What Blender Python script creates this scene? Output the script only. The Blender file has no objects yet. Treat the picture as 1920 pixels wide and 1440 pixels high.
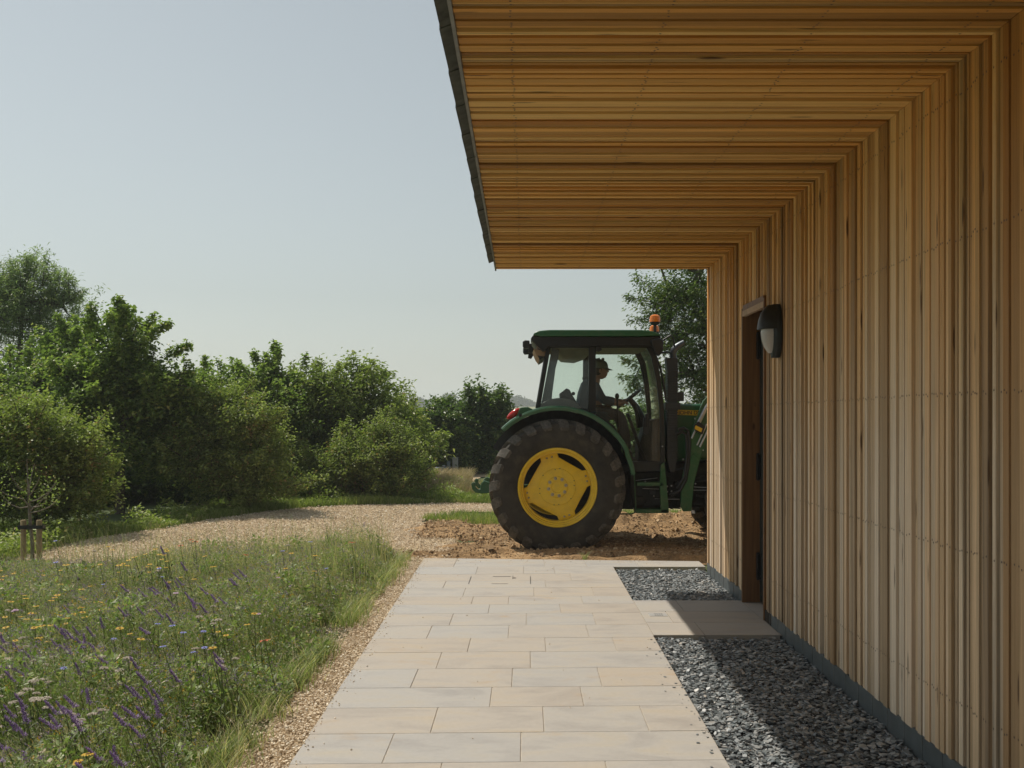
import bpy, math, random
import numpy as np
from mathutils import Vector, Matrix, Quaternion
random.seed(7); RNG = np.random.default_rng(11)
R = math.radians; PI = math.pi
C = bpy.context.scene.collection
F = 1950.0; VX, VY = 987.0, 783.0; CH = 1.62       # focal length in px of a 1920 wide frame, vanishing point, eye height

def X_(px, D): return (px - VX) / F * D
def Z_(py, D): return CH - (py - VY) / F * D
def W(px, py, D): return (X_(px, D), D, Z_(py, D))
def G(px, py, z=0.0):
    D = F * (CH - z) / (py - VY); return (X_(px, D), D)
def P2(poly, D): return [(X_(x, D), Z_(y, D)) for x, y in poly]

# ------------------------------------------------------------------ object helpers
def tag(o, label=None, cat=None, group=None, kind=None):
    if label: o['label'] = label
    if cat: o['category'] = cat
    if group: o['group'] = group
    if kind: o['kind'] = kind
    return o
def thing(name, label, cat, loc, group=None):
    o = bpy.data.objects.new(name, None); C.objects.link(o)
    o.empty_display_size = .2; o.location = loc
    return tag(o, label, cat, group)
def rootloc(p):
    v = Vector((0, 0, 0))
    while p is not None: v += Vector(p.location); p = p.parent
    return v
def link(name, me, parent=None):
    o = bpy.data.objects.new(name, me); C.objects.link(o)
    if parent is not None: o.parent = parent
    return o
def np_mesh(name, V, Fc, k, mats, attr=None, smooth=False, midx=None):
    """V n x 3, Fc m x k"""
    me = bpy.data.meshes.new(name)
    V = np.ascontiguousarray(V, dtype=np.float32); Fc = np.ascontiguousarray(Fc, dtype=np.int32)
    me.vertices.add(len(V)); me.vertices.foreach_set('co', V.ravel())
    me.loops.add(Fc.size); me.loops.foreach_set('vertex_index', Fc.ravel())
    me.polygons.add(len(Fc)); me.polygons.foreach_set('loop_start', np.arange(0, Fc.size, k, dtype=np.int32))
    me.polygons.foreach_set('use_smooth', np.full(len(Fc), bool(smooth)))
    me.update(calc_edges=True)
    for m in (mats if isinstance(mats, (list, tuple)) else [mats]): me.materials.append(m)
    if midx is not None: me.polygons.foreach_set('material_index', np.ascontiguousarray(midx, dtype=np.int32))
    if attr is not None:
        a = me.attributes.new('tone', 'FLOAT_COLOR', 'FACE')
        A = np.ones((len(Fc), 4), dtype=np.float32); A[:, :3] = attr; a.data.foreach_set('color', A.ravel())
    return me

class MB:
    def __init__(s): s.v = []; s.f = []; s.a = []; s.m = []; s.tone = (0.5, 0.5, 0.5); s.mi = 0
    def add(s, vs, fs):
        n = len(s.v); s.v += [tuple(p) for p in vs]
        for f in fs: s.f.append(tuple(i + n for i in f)); s.a.append(s.tone); s.m.append(s.mi)
        return s
    def box(s, x0, x1, y0, y1, z0, z1):
        return s.add([(x0,y0,z0),(x1,y0,z0),(x1,y1,z0),(x0,y1,z0),(x0,y0,z1),(x1,y0,z1),(x1,y1,z1),(x0,y1,z1)],
                     [(0,3,2,1),(4,5,6,7),(0,1,5,4),(1,2,6,5),(2,3,7,6),(3,0,4,7)])
    def bar(s, a, b, w, h, up=(0,0,1)):
        a = Vector(a); b = Vector(b); d = (b-a).normalized(); u = Vector(up)
        if abs(d.dot(u)) > .98: u = Vector((0,1,0))
        r = d.cross(u).normalized(); u = r.cross(d)
        P = []
        for c in (a, b):
            for i, j in ((-1,-1),(1,-1),(1,1),(-1,1)): P.append(c + r*(i*w/2) + u*(j*h/2))
        return s.add(P, [(0,1,2,3),(7,6,5,4),(0,4,5,1),(1,5,6,2),(2,6,7,3),(3,7,4,0)])
    def prism(s, poly, y0, y1):                       # polygon in XZ, extruded along Y
        n = len(poly)
        V = [(x, y0, z) for x, z in poly] + [(x, y1, z) for x, z in poly]
        Fs = [tuple(range(n))[::-1], tuple(range(n, 2*n))] + [(i, (i+1) % n, n+(i+1) % n, n+i) for i in range(n)]
        return s.add(V, Fs)
    def tube(s, pts, rad, n=8, cap=True):
        pts = [Vector(p) for p in pts]; m = len(pts)
        if not hasattr(rad, '__len__'): rad = [rad]*m
        V = []; nrm = None
        for i, p in enumerate(pts):
            d = (pts[min(i+1, m-1)] - pts[max(i-1, 0)]).normalized()
            if nrm is None:
                nrm = d.orthogonal().normalized()
            else:
                nrm = (nrm - d*nrm.dot(d)); nrm = nrm.normalized() if nrm.length > 1e-6 else d.orthogonal().normalized()
            b = d.cross(nrm)
            for k in range(n):
                t = 2*PI*k/n; V.append(p + (nrm*math.cos(t) + b*math.sin(t))*rad[i])
        Fs = [(i*n+k, i*n+(k+1) % n, (i+1)*n+(k+1) % n, (i+1)*n+k) for i in range(m-1) for k in range(n)]
        if cap: Fs += [tuple(range(n))[::-1], tuple(range((m-1)*n, m*n))]
        return s.add(V, Fs)
    def lathe(s, prof, c, axis='y', n=48, close=False):   # prof: (along axis, radius)
        V = []; c = Vector(c)
        for w, r in prof:
            for k in range(n):
                t = 2*PI*k/n; a, b = r*math.cos(t), r*math.sin(t)
                V.append(c + (Vector((a, w, b)) if axis == 'y' else Vector((a, b, w)) if axis == 'z' else Vector((w, a, b))))
        m = len(prof); Fs = []
        for i in range(m if close else m-1):
            j = (i+1) % m
            for k in range(n): Fs.append((i*n+k, i*n+(k+1) % n, j*n+(k+1) % n, j*n+k))
        return s.add(V, Fs)
    def ball(s, c, r, n=12, m=8):
        rx, ry, rz = (r, r, r) if not hasattr(r, '__len__') else r
        V = []; 
        for i in range(m+1):
            p = PI*i/m
            for k in range(n):
                t = 2*PI*k/n; V.append((c[0]+rx*math.sin(p)*math.cos(t), c[1]+ry*math.sin(p)*math.sin(t), c[2]-rz*math.cos(p)))
        return s.add(V, [(i*n+k, i*n+(k+1) % n, (i+1)*n+(k+1) % n, (i+1)*n+k) for i in range(m) for k in range(n)])
    def build(s, name, mats, parent=None, smooth=True, bevel=0, ang=35, weld=False):
        o0 = rootloc(parent)
        me = bpy.data.meshes.new(name)
        me.from_pydata([(x-o0.x, y-o0.y, z-o0.z) for x, y, z in s.v], [], s.f)
        for m in (mats if isinstance(mats, (list, tuple)) else [mats]): me.materials.append(m)
        me.polygons.foreach_set('material_index', s.m)
        a = me.attributes.new('tone', 'FLOAT_COLOR', 'FACE')
        a.data.foreach_set('color', [c for t in s.a for c in (*t[:3], 1.0)])
        if smooth:
            me.polygons.foreach_set('use_smooth', [True]*len(me.polygons)); me.set_sharp_from_angle(angle=R(ang))
        me.validate(); me.update()
        o = link(name, me, parent)
        if bevel:
            b = o.modifiers.new('bevel', 'BEVEL'); b.width = bevel; b.segments = 2; b.limit_method = 'ANGLE'; b.angle_limit = R(40)
        return o

# ------------------------------------------------------------------ materials
class NT:
    def __init__(s, name):
        s.m = bpy.data.materials.new(name); s.m.use_nodes = True; s.t = s.m.node_tree
        s.b = s.t.nodes['Principled BSDF']; s.out = s.t.nodes['Material Output']; s._c = None
    def n(s, typ, **kw):
        nd = s.t.nodes.new(typ)
        for k, v in kw.items():
            if k.startswith('i_'):
                key = k[2:]; nd.inputs[int(key) if key.isdigit() else key.replace('_', ' ')].default_value = v
            else: setattr(nd, k, v)
        return nd
    def l(s, a, b): s.t.links.new(a, b); return s
    def coord(s, scale=(1,1,1), which='Object'):
        c = s.n('ShaderNodeTexCoord'); mp = s.n('ShaderNodeMapping'); mp.inputs['Scale'].default_value = scale
        s.l(c.outputs[which], mp.inputs[0]); return mp.outputs[0]
    def noise(s, sc, det=4, rough=.55, vec=None, dist=0):
        nd = s.n('ShaderNodeTexNoise'); nd.inputs['Scale'].default_value = sc; nd.inputs['Detail'].default_value = det
        nd.inputs['Roughness'].default_value = rough; nd.inputs['Distortion'].default_value = dist
        if vec is not None: s.l(vec, nd.inputs['Vector'])
        return nd.outputs['Fac']
    def ramp(s, fac, stops):
        nd = s.n('ShaderNodeValToRGB'); e = nd.color_ramp.elements
        while len(e) < len(stops): e.new(.5)
        for el, (p, c) in zip(e, stops):
            el.position = p; el.color = (*c, 1) if hasattr(c, '__len__') else (c, c, c, 1)
        s.l(fac, nd.inputs[0]); return nd.outputs[0]
    def mix(s, fac, a, b, mode='MIX'):
        nd = s.n('ShaderNodeMix', data_type='RGBA', blend_type=mode)
        for i, v in ((0, fac), (6, a), (7, b)):
            if hasattr(v, 'is_output') or isinstance(v, bpy.types.NodeSocket): s.l(v, nd.inputs[i])
            elif hasattr(v, '__len__'): nd.inputs[i].default_value = (*v, 1)
            else: nd.inputs[i].default_value = v
        return nd.outputs[2]
    def math(s, op, a, b=0.0, c=None):
        nd = s.n('ShaderNodeMath', operation=op)
        for i, v in ((0, a), (1, b), (2, c)):
            if v is None: continue
            if isinstance(v, bpy.types.NodeSocket): s.l(v, nd.inputs[i])
            else: nd.inputs[i].default_value = v
        return nd.outputs[0]
    def tone(s):
        a = s.n('ShaderNodeAttribute', attribute_name='tone'); sp = s.n('ShaderNodeSeparateColor')
        s.l(a.outputs['Color'], sp.inputs[0]); return a.outputs['Color'], sp.outputs[0], sp.outputs[1], sp.outputs[2]
    def base(s, c):
        if isinstance(c, bpy.types.NodeSocket): s.l(c, s.b.inputs['Base Color'])
        else: s.b.inputs['Base Color'].default_value = (*c, 1)
        return s
    def rough(s, r):
        if isinstance(r, bpy.types.NodeSocket): s.l(r, s.b.inputs['Roughness'])
        else: s.b.inputs['Roughness'].default_value = r
        return s
    def bump(s, h, st=.5, dist=.01):
        nd = s.n('ShaderNodeBump'); nd.inputs['Strength'].default_value = st; nd.inputs['Distance'].default_value = dist
        s.l(h, nd.inputs['Height']); s.l(nd.outputs[0], s.b.inputs['Normal']); return s
def simple(name, col, rough=.6, metal=0, var=.15, sc=6, bump=0, spec=.5, bs=60):
    t = NT(name); n = t.noise(sc, 5, .6, t.coord())
    lo = tuple(c*(1-var) for c in col); hi = tuple(min(1, c*(1+var)) for c in col)
    t.base(t.ramp(n, [(.3, lo), (.7, hi)])).rough(rough); t.b.inputs['Metallic'].default_value = metal
    t.b.inputs['Specular IOR Level'].default_value = spec
    if bump: t.bump(t.noise(bs, 4, .6, t.coord()), bump, .004)
    return t.m

def wood(name, along, warm):
    t = NT(name); col, r, g, b = t.tone()
    st = {'x': (1.6, 150, 150), 'z': (150, 150, 1.6), 'xy': (1.5, 1.5, 30)}[along]
    vec = t.n('ShaderNodeVectorMath', operation='ADD')
    t.l(t.coord(st), vec.inputs[0])
    cmb = t.n('ShaderNodeCombineXYZ'); k = t.math('MULTIPLY', b, 57.0)
    for i in range(3): t.l(k, cmb.inputs[i])
    t.l(cmb.outputs[0], vec.inputs[1]); v = vec.outputs[0]
    grain = t.noise(1.0, 6, .65, v, .6); fine = t.noise(3.0, 4, .7, v)
    dark = t.noise(.09, 4, .65, v, .8)
    fresh = t.ramp(r, [(0, (.29, .14, .034)), (.3, (.57, .295, .072)), (.65, (.73, .41, .112)), (1, (.84, .54, .185))])
    grey = t.ramp(r, [(0, (.28, .19, .105)), (.3, (.49, .36, .225)), (.65, (.64, .495, .34)), (1, (.77, .64, .475))])
    if along == 'z':
        sp = t.n('ShaderNodeSeparateXYZ'); t.l(t.coord(), sp.inputs[0])
        h = t.math('ADD', sp.outputs[2], t.math('MULTIPLY', t.math('SUBTRACT', t.noise(.08, 3, .6, v), .5), 1.6))
        wz = t.ramp(t.math('DIVIDE', h, 3.2), [(.42, 1.0), (.95, .10)])
        c = t.mix(wz, fresh, grey)
    else: c = fresh if warm else grey
    c = t.mix(1.0, c, t.ramp(t.math('FRACT', t.math('MULTIPLY', b, 7.31)), [(0, (1.0, .90, .76)), (.35, (1, 1, 1)), (.7, (.92, .96, 1.04)), (1, (1.1, .96, .80))]), 'MULTIPLY')
    c = t.mix(1.0, c, t.ramp(grain, [(.3, .72), (.7, 1.20)]), 'MULTIPLY')
    c = t.mix(1.0, c, t.ramp(fine, [(.3, .86), (.7, 1.10)]), 'MULTIPLY')
    # dark weather streaks on some boards only
    m = t.math('MULTIPLY', t.ramp(dark, [(.50, 0), (.62, 1)]), t.ramp(g, [(.60, 0), (.75, .55)]))
    c = t.mix(m, c, (.055, .042, .030))
    # small knots
    kn = t.n('ShaderNodeTexVoronoi'); kn.inputs['Scale'].default_value = 1.0
    kv = {'x': (1.6, 14, 14), 'z': (14, 14, 1.6), 'xy': (3, 3, 3)}[along]; v2 = t.n('ShaderNodeVectorMath', operation='ADD')
    t.l(t.coord(kv), v2.inputs[0]); t.l(cmb.outputs[0], v2.inputs[1]); t.l(v2.outputs[0], kn.inputs['Vector'])
    c = t.mix(t.ramp(kn.outputs['Distance'], [(.07, .85), (.13, 0)]), c, (.075, .035, .015))
    t.base(c).rough(.72); t.b.inputs['Specular IOR Level'].default_value = .3
    t.bump(grain, .35, .003); return t.m

M = {}
M['wood_wall'] = wood('timber_wall', 'z', False)
M['wood_soffit'] = wood('timber_soffit', 'x', True)
M['wood_trim'] = simple('timber_trim', (.40, .28, .18), .7, var=.2, sc=12)
M['backing'] = simple('dark_backing', (.02, .015, .01), .9)
M['nail'] = simple('nail', (.07, .045, .028), .6)
def jamb():
    t = NT('door_jamb'); g = t.noise(1, 6, .6, t.coord((30, 30, 1.3)), .7)
    c = t.ramp(g, [(.3, (.12, .055, .020)), (.7, (.22, .11, .042))])
    k = t.n('ShaderNodeTexVoronoi'); k.inputs['Scale'].default_value = 1; t.l(t.coord((9, 9, 3.5)), k.inputs['Vector'])
    c = t.mix(t.ramp(k.outputs['Distance'], [(.08, .8), (.16, 0)]), c, (.045, .018, .008))
    t.base(c).rough(.6); return t.m
M['jamb'] = jamb()
M['plinth'] = simple('plinth_metal', (.135, .155, .16), .45, .4, .15, 8)
M['gutter'] = simple('zinc_trim', (.19, .20, .195), .5, .5, .25, 8, .2)
M['slate_edge'] = simple('roof_edge', (.075, .08, .065), .8, 0, .45, 12, .5)
M['roof'] = simple('roof_sheet', (.16, .165, .16), .5, .3)
M['door'] = simple('door_paint', (.018, .026, .027), .4)
M['black'] = simple('black_plastic', (.012, .013, .014), .42, var=.3)
M['lamp_black'] = simple('lamp_body', (.012, .017, .017), .48, var=.4, sc=25, bump=.1)
def lens():
    t = NT('lamp_lens'); t.base((.46, .45, .43)).rough(.35); t.b.inputs['Transmission Weight'].default_value = .0
    t.b.inputs['Subsurface Weight'].default_value = .15; t.b.inputs['Subsurface Radius'].default_value = (.02, .02, .02)
    t.bump(t.noise(140, 2, .5, t.coord()), .15, .002); return t.m
M['lens'] = lens()
def stone():
    t = NT('sandstone'); col, r, g, b = t.tone(); oc = t.coord()
    vec = t.n('ShaderNodeVectorMath', operation='ADD'); t.l(t.coord((1.2, 3.2, 1)), vec.inputs[0])
    cmb = t.n('ShaderNodeCombineXYZ'); k = t.math('MULTIPLY', b, 40.0); t.l(k, cmb.inputs[0]); t.l(k, cmb.inputs[1]); t.l(cmb.outputs[0], vec.inputs[1])
    n1 = t.noise(1.3, 6, .62, vec.outputs[0], 1.2); n2 = t.noise(38, 5, .7, oc)
    c = t.ramp(r, [(0, (.405, .388, .360)), (.35, (.418, .392, .353)), (.7, (.425, .386, .335)), (1, (.425, .374, .312))])
    c = t.mix(.85, c, t.ramp(n1, [(.28, (.80, .79, .80)), (.5, (1, 1, 1)), (.72, (1.06, 1.0, .88))]), 'MULTIPLY')
    c = t.mix(.6, c, t.ramp(n2, [(.3, .90), (.7, 1.07)]), 'MULTIPLY')
    stn = t.math('MULTIPLY', t.ramp(t.noise(.9, 5, .65, t.coord((1, 2, 1)), 1.5), [(.56, 0), (.74, .6)]), t.ramp(t.noise(7, 4, .6, oc), [(.45, 0), (.6, 1)]))
    c = t.mix(stn, c, (.42, .29, .16))
    c = t.mix(t.ramp(t.noise(90, 2, .5, oc), [(.70, 0), (.76, .4)]), c, (.30, .26, .21))
    t.base(c).rough(t.ramp(n1, [(.3, .62), (.7, .8)])); t.bump(t.noise(60, 6, .65, oc), .35, .003)
    t.b.inputs['Specular IOR Level'].default_value = .35
    return t.m
M['stone'] = stone()
M['grout'] = simple('joint_sand', (.40, .35, .28), .95, var=.25, sc=30)
def chips(name, ramp, rough):
    t = NT(name); col, r, g, b = t.tone(); c = t.ramp(r, ramp)
    c = t.mix(.5, c, t.ramp(t.noise(60, 4, .6, t.coord()), [(.3, .75), (.7, 1.2)]), 'MULTIPLY')
    t.base(c).rough(rough); return t.m
M['slate'] = chips('slate_chips', [(0, (.085, .105, .112)), (.5, (.19, .212, .22)), (.93, (.38, .39, .385)), (1, (.44, .40, .35))], .45)
M['slate'].node_tree.nodes['Principled BSDF'].inputs['Specular IOR Level'].default_value = .6
M['slate_bed'] = simple('slate_bed', (.05, .055, .06), .9)
M['pebble'] = chips('gravel_stones', [(0, (.46, .345, .22)), (.4, (.66, .53, .365)), (.8, (.76, .64, .47)), (1, (.84, .77, .64))], .8)
def groundmat(name, stops, sc=3.0, fine=70, bump=.8, bd=.02):
    t = NT(name); oc = t.coord(); n = t.noise(sc, 8, .7, oc, .5); f = t.noise(fine, 5, .7, oc)
    c = t.ramp(n, stops); c = t.mix(.9, c, t.ramp(f, [(.3, .6), (.7, 1.3)]), 'MULTIPLY')
    t.base(c).rough(.95); t.b.inputs['Specular IOR Level'].default_value = .15
    t.bump(f, bump, bd); return t.m
M['gravel'] = groundmat('gravel_ground', [(.35, (.42, .31, .185)), (.5, (.53, .41, .265)), (.65, (.60, .48, .33))], 1.4, 45)
M['soil'] = groundmat('soil_ground', [(.30, (.20, .12, .058)), (.43, (.34, .22, .115)), (.56, (.51, .325, .165)), (.70, (.64, .47, .28))], 2.6, 30, 1.0, .04)
M['clod'] = chips('soil_clods', [(0, (.20, .12, .06)), (.5, (.40, .27, .145)), (1, (.60, .45, .28))], .95)
M['earth'] = groundmat('meadow_earth', [(.35, (.06, .062, .022)), (.65, (.11, .10, .045))], 2.0)
def field():
    t = NT('field_ground'); oc = t.coord(); n = t.noise(.02, 5, .6, oc); n2 = t.noise(.6, 6, .65, oc)
    sp = t.n('ShaderNodeSeparateXYZ'); t.l(oc, sp.inputs[0])
    near = t.ramp(n2, [(.3, (.045, .075, .018)), (.7, (.095, .12, .038))])
    far = t.ramp(n, [(.35, (.13, .17, .06)), (.5, (.21, .22, .09)), (.65, (.30, .27, .13))])
    wv = t.n('ShaderNodeMapRange'); t.l(sp.outputs[1], wv.inputs[0]); wv.inputs[1].default_value = 40; wv.inputs[2].default_value = 130
    t.base(t.mix(wv.outputs[0], near, far)).rough(.95); t.bump(n2, .6, .05); return t.m
M['field'] = field()
def leafmat(name, lo, mid, hi, odd, trans=.35, rough=.45):
    t = NT(name); col, r, g, b = t.tone()
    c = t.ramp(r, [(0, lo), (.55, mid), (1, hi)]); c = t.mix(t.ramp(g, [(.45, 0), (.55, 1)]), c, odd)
    t.base(c).rough(rough); t.b.inputs['Specular IOR Level'].default_value = .35
    tr = t.n('ShaderNodeBsdfTranslucent'); hc = t.mix(1.0, c, (1.0, 1.25, .55), 'MULTIPLY'); t.l(hc, tr.inputs[0])
    mx = t.n('ShaderNodeMixShader'); mx.inputs[0].default_value = trans
    t.l(t.b.outputs[0], mx.inputs[1]); t.l(tr.outputs[0], mx.inputs[2]); t.l(mx.outputs[0], t.out.inputs[0]); return t.m
M['leaf_maple'] = leafmat('maple_leaves', (.10, .145, .045), (.23, .30, .095), (.46, .52, .18), (.44, .43, .18), .38, .38)
M['leaf_haw'] = leafmat('hawthorn_leaves', (.13, .165, .055), (.28, .32, .11), (.47, .49, .20), (.36, .24, .13), .38)
M['leaf_willow'] = leafmat('willow_leaves', (.13, .17, .085), (.25, .31, .165), (.42, .48, .28), (.38, .40, .18), .38, .4)
M['leaf_walnut'] = leafmat('walnut_leaves', (.12, .16, .046), (.27, .32, .10), (.48, .50, .20), (.50, .47, .22), .35, .36)
M['leaf_dark'] = leafmat('dark_leaves', (.05, .088, .026), (.115, .170, .050), (.25, .31, .10), (.30, .33, .12), .30, .4)
M['leaf_far'] = leafmat('far_leaves', (0.036, 0.054, 0.026), (0.054, 0.078, 0.036), (0.084, 0.108, 0.048), (0.096, 0.108, 0.048), .2)
M['bark'] = simple('bark', (.085, .068, .050), .9, var=.35, sc=20, bump=.6)
M['bark_pale'] = simple('pale_bark', (.20, .17, .135), .85, var=.35, sc=25, bump=.4)
M['stake'] = simple('stake_wood', (.30, .22, .115), .8, var=.3, sc=14, bump=.3)
M['grass'] = leafmat('grass_blades', (.14, .19, .045), (.29, .34, .10), (.46, .49, .20), (.60, .47, .29), .38, .5)
M['meadow'] = leafmat('meadow_plants', (.14, .18, .06), (.30, .345, .14), (.51, .53, .31), (.66, .54, .36), .38, .5)
M['herb'] = leafmat('meadow_leaves', (.10, .155, .045), (.22, .30, .095), (.42, .48, .22), (.55, .46, .31), .33, .45)
M['seed'] = leafmat('seed_heads', (.20, .20, .12), (.34, .33, .22), (.50, .47, .34), (.42, .34, .30), .3, .7)
M['dry'] = leafmat('dry_grass', (.36, .27, .15), (.50, .39, .24), (.62, .50, .34), (.36, .30, .15), .15, .7)
def petal(name, c, tr=.3):
    t = NT(name); n = t.noise(90, 2, .5, t.coord()); cc = t.ramp(n, [(.3, tuple(x*.75 for x in c)), (.7, c)]); t.base(cc).rough(.6)
    q = t.n('ShaderNodeBsdfTranslucent'); t.l(cc, q.inputs[0]); mx = t.n('ShaderNodeMixShader'); mx.inputs[0].default_value = tr
    t.l(t.b.outputs[0], mx.inputs[1]); t.l(q.outputs[0], mx.inputs[2]); t.l(mx.outputs[0], t.out.inputs[0]); return t.m
M['p_yellow'] = petal('yellow_petals', (.72, .46, .03)); M['p_purple'] = petal('purple_petals', (.31, .21, .41))
M['p_blue'] = petal('blue_petals', (.26, .30, .72)); M['p_white'] = petal('cream_petals', (.66, .58, .46))
M['p_red'] = petal('orange_petals', (.72, .16, .05)); M['p_pink'] = petal('pink_petals', (.55, .36, .50))
M['stem'] = simple('plant_stem', (.10, .13, .045), .7, var=.3); M['p_brown'] = simple('seed_centre', (.14, .07, .02), .9)
# tractor
def paint(name, col, rough=.3, dirt=.3):
    t = NT(name); n = t.noise(9, 6, .65, t.coord()); c = t.mix(t.math('MULTIPLY', t.ramp(n, [(.45, 0), (.75, 1)]), dirt), col, (.20, .16, .10))
    t.base(c).rough(t.ramp(n, [(.3, rough), (.7, min(1, rough+.25))])); t.b.inputs['Coat Weight'].default_value = .25; t.b.inputs['Coat Roughness'].default_value = .2; return t.m
M['green'] = paint('green_paint', (.013, .098, .031), .32, .20)
M['green_dirty'] = paint('worn_green_paint', (.014, .092, .026), .45, .4)
M['yellow'] = paint('yellow_paint', (.80, .545, .02), .42, .26)
def rubber():
    t = NT('tyre_rubber'); oc = t.coord(); n = t.noise(7, 6, .65, oc)
    sp = t.n('ShaderNodeSeparateXYZ'); t.l(oc, sp.inputs[0])
    c = t.ramp(n, [(.3, (.022, .021, .018)), (.52, (.045, .040, .032)), (.75, (.095, .080, .058))])
    dn = t.ramp(t.noise(2.2, 5, .7, oc), [(.42, 0), (.62, .6)]); c = t.mix(dn, c, (.062, .056, .046))
    t.base(c).rough(.85); t.b.inputs['Specular IOR Level'].default_value = .25; t.bump(t.noise(50, 5, .6, oc), .3, .004); return t.m
M['rubber'] = rubber()
def lugmat():
    t = NT('tyre_tread_dusty'); oc = t.coord(); n = t.noise(6, 6, .65, oc); n2 = t.noise(40, 4, .6, oc)
    c = t.mix(t.ramp(n2, [(.3, 0), (.8, 1)]), t.ramp(n, [(.3, (.055, .048, .038)), (.6, (.15, .133, .108))]), (.028, .025, .02))
    t.base(c).rough(.85); t.bump(n2, .3, .004); return t.m
M['lug'] = lugmat()
M['bolt'] = simple('bolt_steel', (.42, .38, .32), .4, .6, .2, 40)
M['steel'] = simple('steel', (.45, .45, .44), .3, .9, .15)
M['chassis'] = simple('chassis_grime', (.022, .024, .022), .7, 0, .6, 12, .3)
M['cab_black'] = simple('cab_black', (.010, .012, .012), .38, 0, .3)
M['snorkel'] = simple('intake_plastic', (.020, .024, .027), .5, 0, .2)
M['exhaust'] = simple('exhaust_steel', (.09, .10, .11), .4, .7, .3)
M['lining'] = simple('cab_lining', (.24, .26, .20), .8); M['grey_plastic'] = simple('grey_plastic', (.16, .18, .19), .5)
M['blueglass'] = simple('blue_grey_panel', (.075, .11, .135), .25, 0, .2)
M['seat'] = simple('seat_cloth', (.05, .07, .085), .85, var=.2, bump=.2)
M['amber'] = simple('amber_lens', (.75, .20, .015), .2); M['redlens'] = simple('red_lens', (.50, .025, .02), .15)
M['tan'] = simple('tan_lamp_back', (.30, .19, .10), .6)
M['label_y'] = simple('yellow_label', (.68, .42, .02), .5, var=.05)
M['skin'] = simple('skin', (.34, .19, .125), .55, var=.12, sc=14); M['shirt'] = simple('shirt', (.075, .10, .13), .9, bump=.3)
M['trousers'] = simple('trousers', (.05, .05, .055), .9); M['cap'] = simple('cap_cloth', (.10, .13, .095), .9, bump=.3)
M['hair'] = simple('hair', (.04, .03, .02), .8); M['boot'] = simple('boot_leather', (.05, .035, .022), .6)
def glass(name, col, gl=.12):
    t = NT(name); tr = t.n('ShaderNodeBsdfTransparent'); tr.inputs[0].default_value = (*col, 1)
    g = t.n('ShaderNodeBsdfGlossy'); g.inputs['Roughness'].default_value = .03
    fr = t.n('ShaderNodeFresnel'); fr.inputs[0].default_value = 1.35
    mx = t.n('ShaderNodeMixShader'); t.l(t.math('ADD', fr.outputs[0], t.ramp(t.noise(5, 4, .6, t.coord()), [(.35, .0), (.8, .03)])), mx.inputs[0])
    t.l(tr.outputs[0], mx.inputs[1]); t.l(g.outputs[0], mx.inputs[2])
    d = t.n('ShaderNodeBsdfDiffuse'); d.inputs[0].default_value = (.45, .5, .48, 1); m2 = t.n('ShaderNodeMixShader'); m2.inputs[0].default_value = gl
    t.l(mx.outputs[0], m2.inputs[1]); t.l(d.outputs[0], m2.inputs[2])
    t.l(m2.outputs[0], t.out.inputs[0]); return t.m
M['glass'] = glass('cab_glass', (.95, .985, .965), .008)
M['concrete'] = simple('grey_panel', (.30, .32, .32), .8, var=.2, sc=3); M['bluegrey'] = simple('blue_grey_metal', (.13, .17, .20), .5, .2)

# ------------------------------------------------------------------ camera, light, sky
cam = bpy.data.cameras.new('camera'); co = bpy.data.objects.new('camera', cam); C.objects.link(co)
co.location = (0, 0, CH); co.rotation_euler = (R(90), 0, 0)
cam.sensor_width = 36; cam.lens = 36*F/1920; cam.shift_x = -(VX-960)/1920; cam.shift_y = (VY-720)/1920
cam.clip_start = .05; cam.clip_end = 6000
cam.dof.use_dof = True; cam.dof.focus_distance = 11.5; cam.dof.aperture_fstop = 13.0
bpy.context.scene.camera = co
sd = Vector((-.51, .38, 1)).normalized()
sun = bpy.data.lights.new('sun', 'SUN'); sun.energy = 3.7; sun.angle = R(.53); sun.color = (1, .93, .82)
so = bpy.data.objects.new('sun', sun); C.objects.link(so); so.rotation_euler = sd.to_track_quat('Z', 'Y').to_euler(); so.location = (-20, 15, 40)
w = bpy.data.worlds.new('World'); bpy.context.scene.world = w; w.use_nodes = True
nt = w.node_tree; bg = nt.nodes['Background']; sky = nt.nodes.new('ShaderNodeTexSky'); sky.sky_type = 'NISHITA'
sky.sun_disc = False; sky.sun_elevation = math.asin(sd.z); sky.sun_rotation = math.atan2(sd.x, sd.y)
sky.altitude = 100; sky.air_density = 1.3; sky.dust_density = 1.0; sky.ozone_density = 1.0
hs = nt.nodes.new('ShaderNodeHueSaturation'); hs.inputs['Saturation'].default_value = .33; hs.inputs['Value'].default_value = 1.0
tn = nt.nodes.new('ShaderNodeMix'); tn.data_type = 'RGBA'; tn.blend_type = 'MULTIPLY'; tn.inputs[0].default_value = 1; tn.inputs[7].default_value = (.945, .995, .975, 1)
nt.links.new(sky.outputs[0], hs.inputs['Color']); nt.links.new(hs.outputs[0], tn.inputs[6]); nt.links.new(tn.outputs[2], bg.inputs[0]); bg.inputs[1].default_value = .082
sc = bpy.context.scene
sc.view_settings.view_transform = 'Standard'; sc.view_settings.look = 'None'; sc.view_settings.exposure = .12; sc.view_settings.gamma = 1
sc.cycles.max_bounces = 7; sc.cycles.diffuse_bounces = 6; sc.cycles.glossy_bounces = 3; sc.cycles.transparent_max_bounces = 16
sc.cycles.transmission_bounces = 4; sc.cycles.volume_bounces = 1; sc.cycles.use_denoising = True
sc.cycles.use_adaptive_sampling = True; sc.cycles.adaptive_threshold = .02

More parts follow.
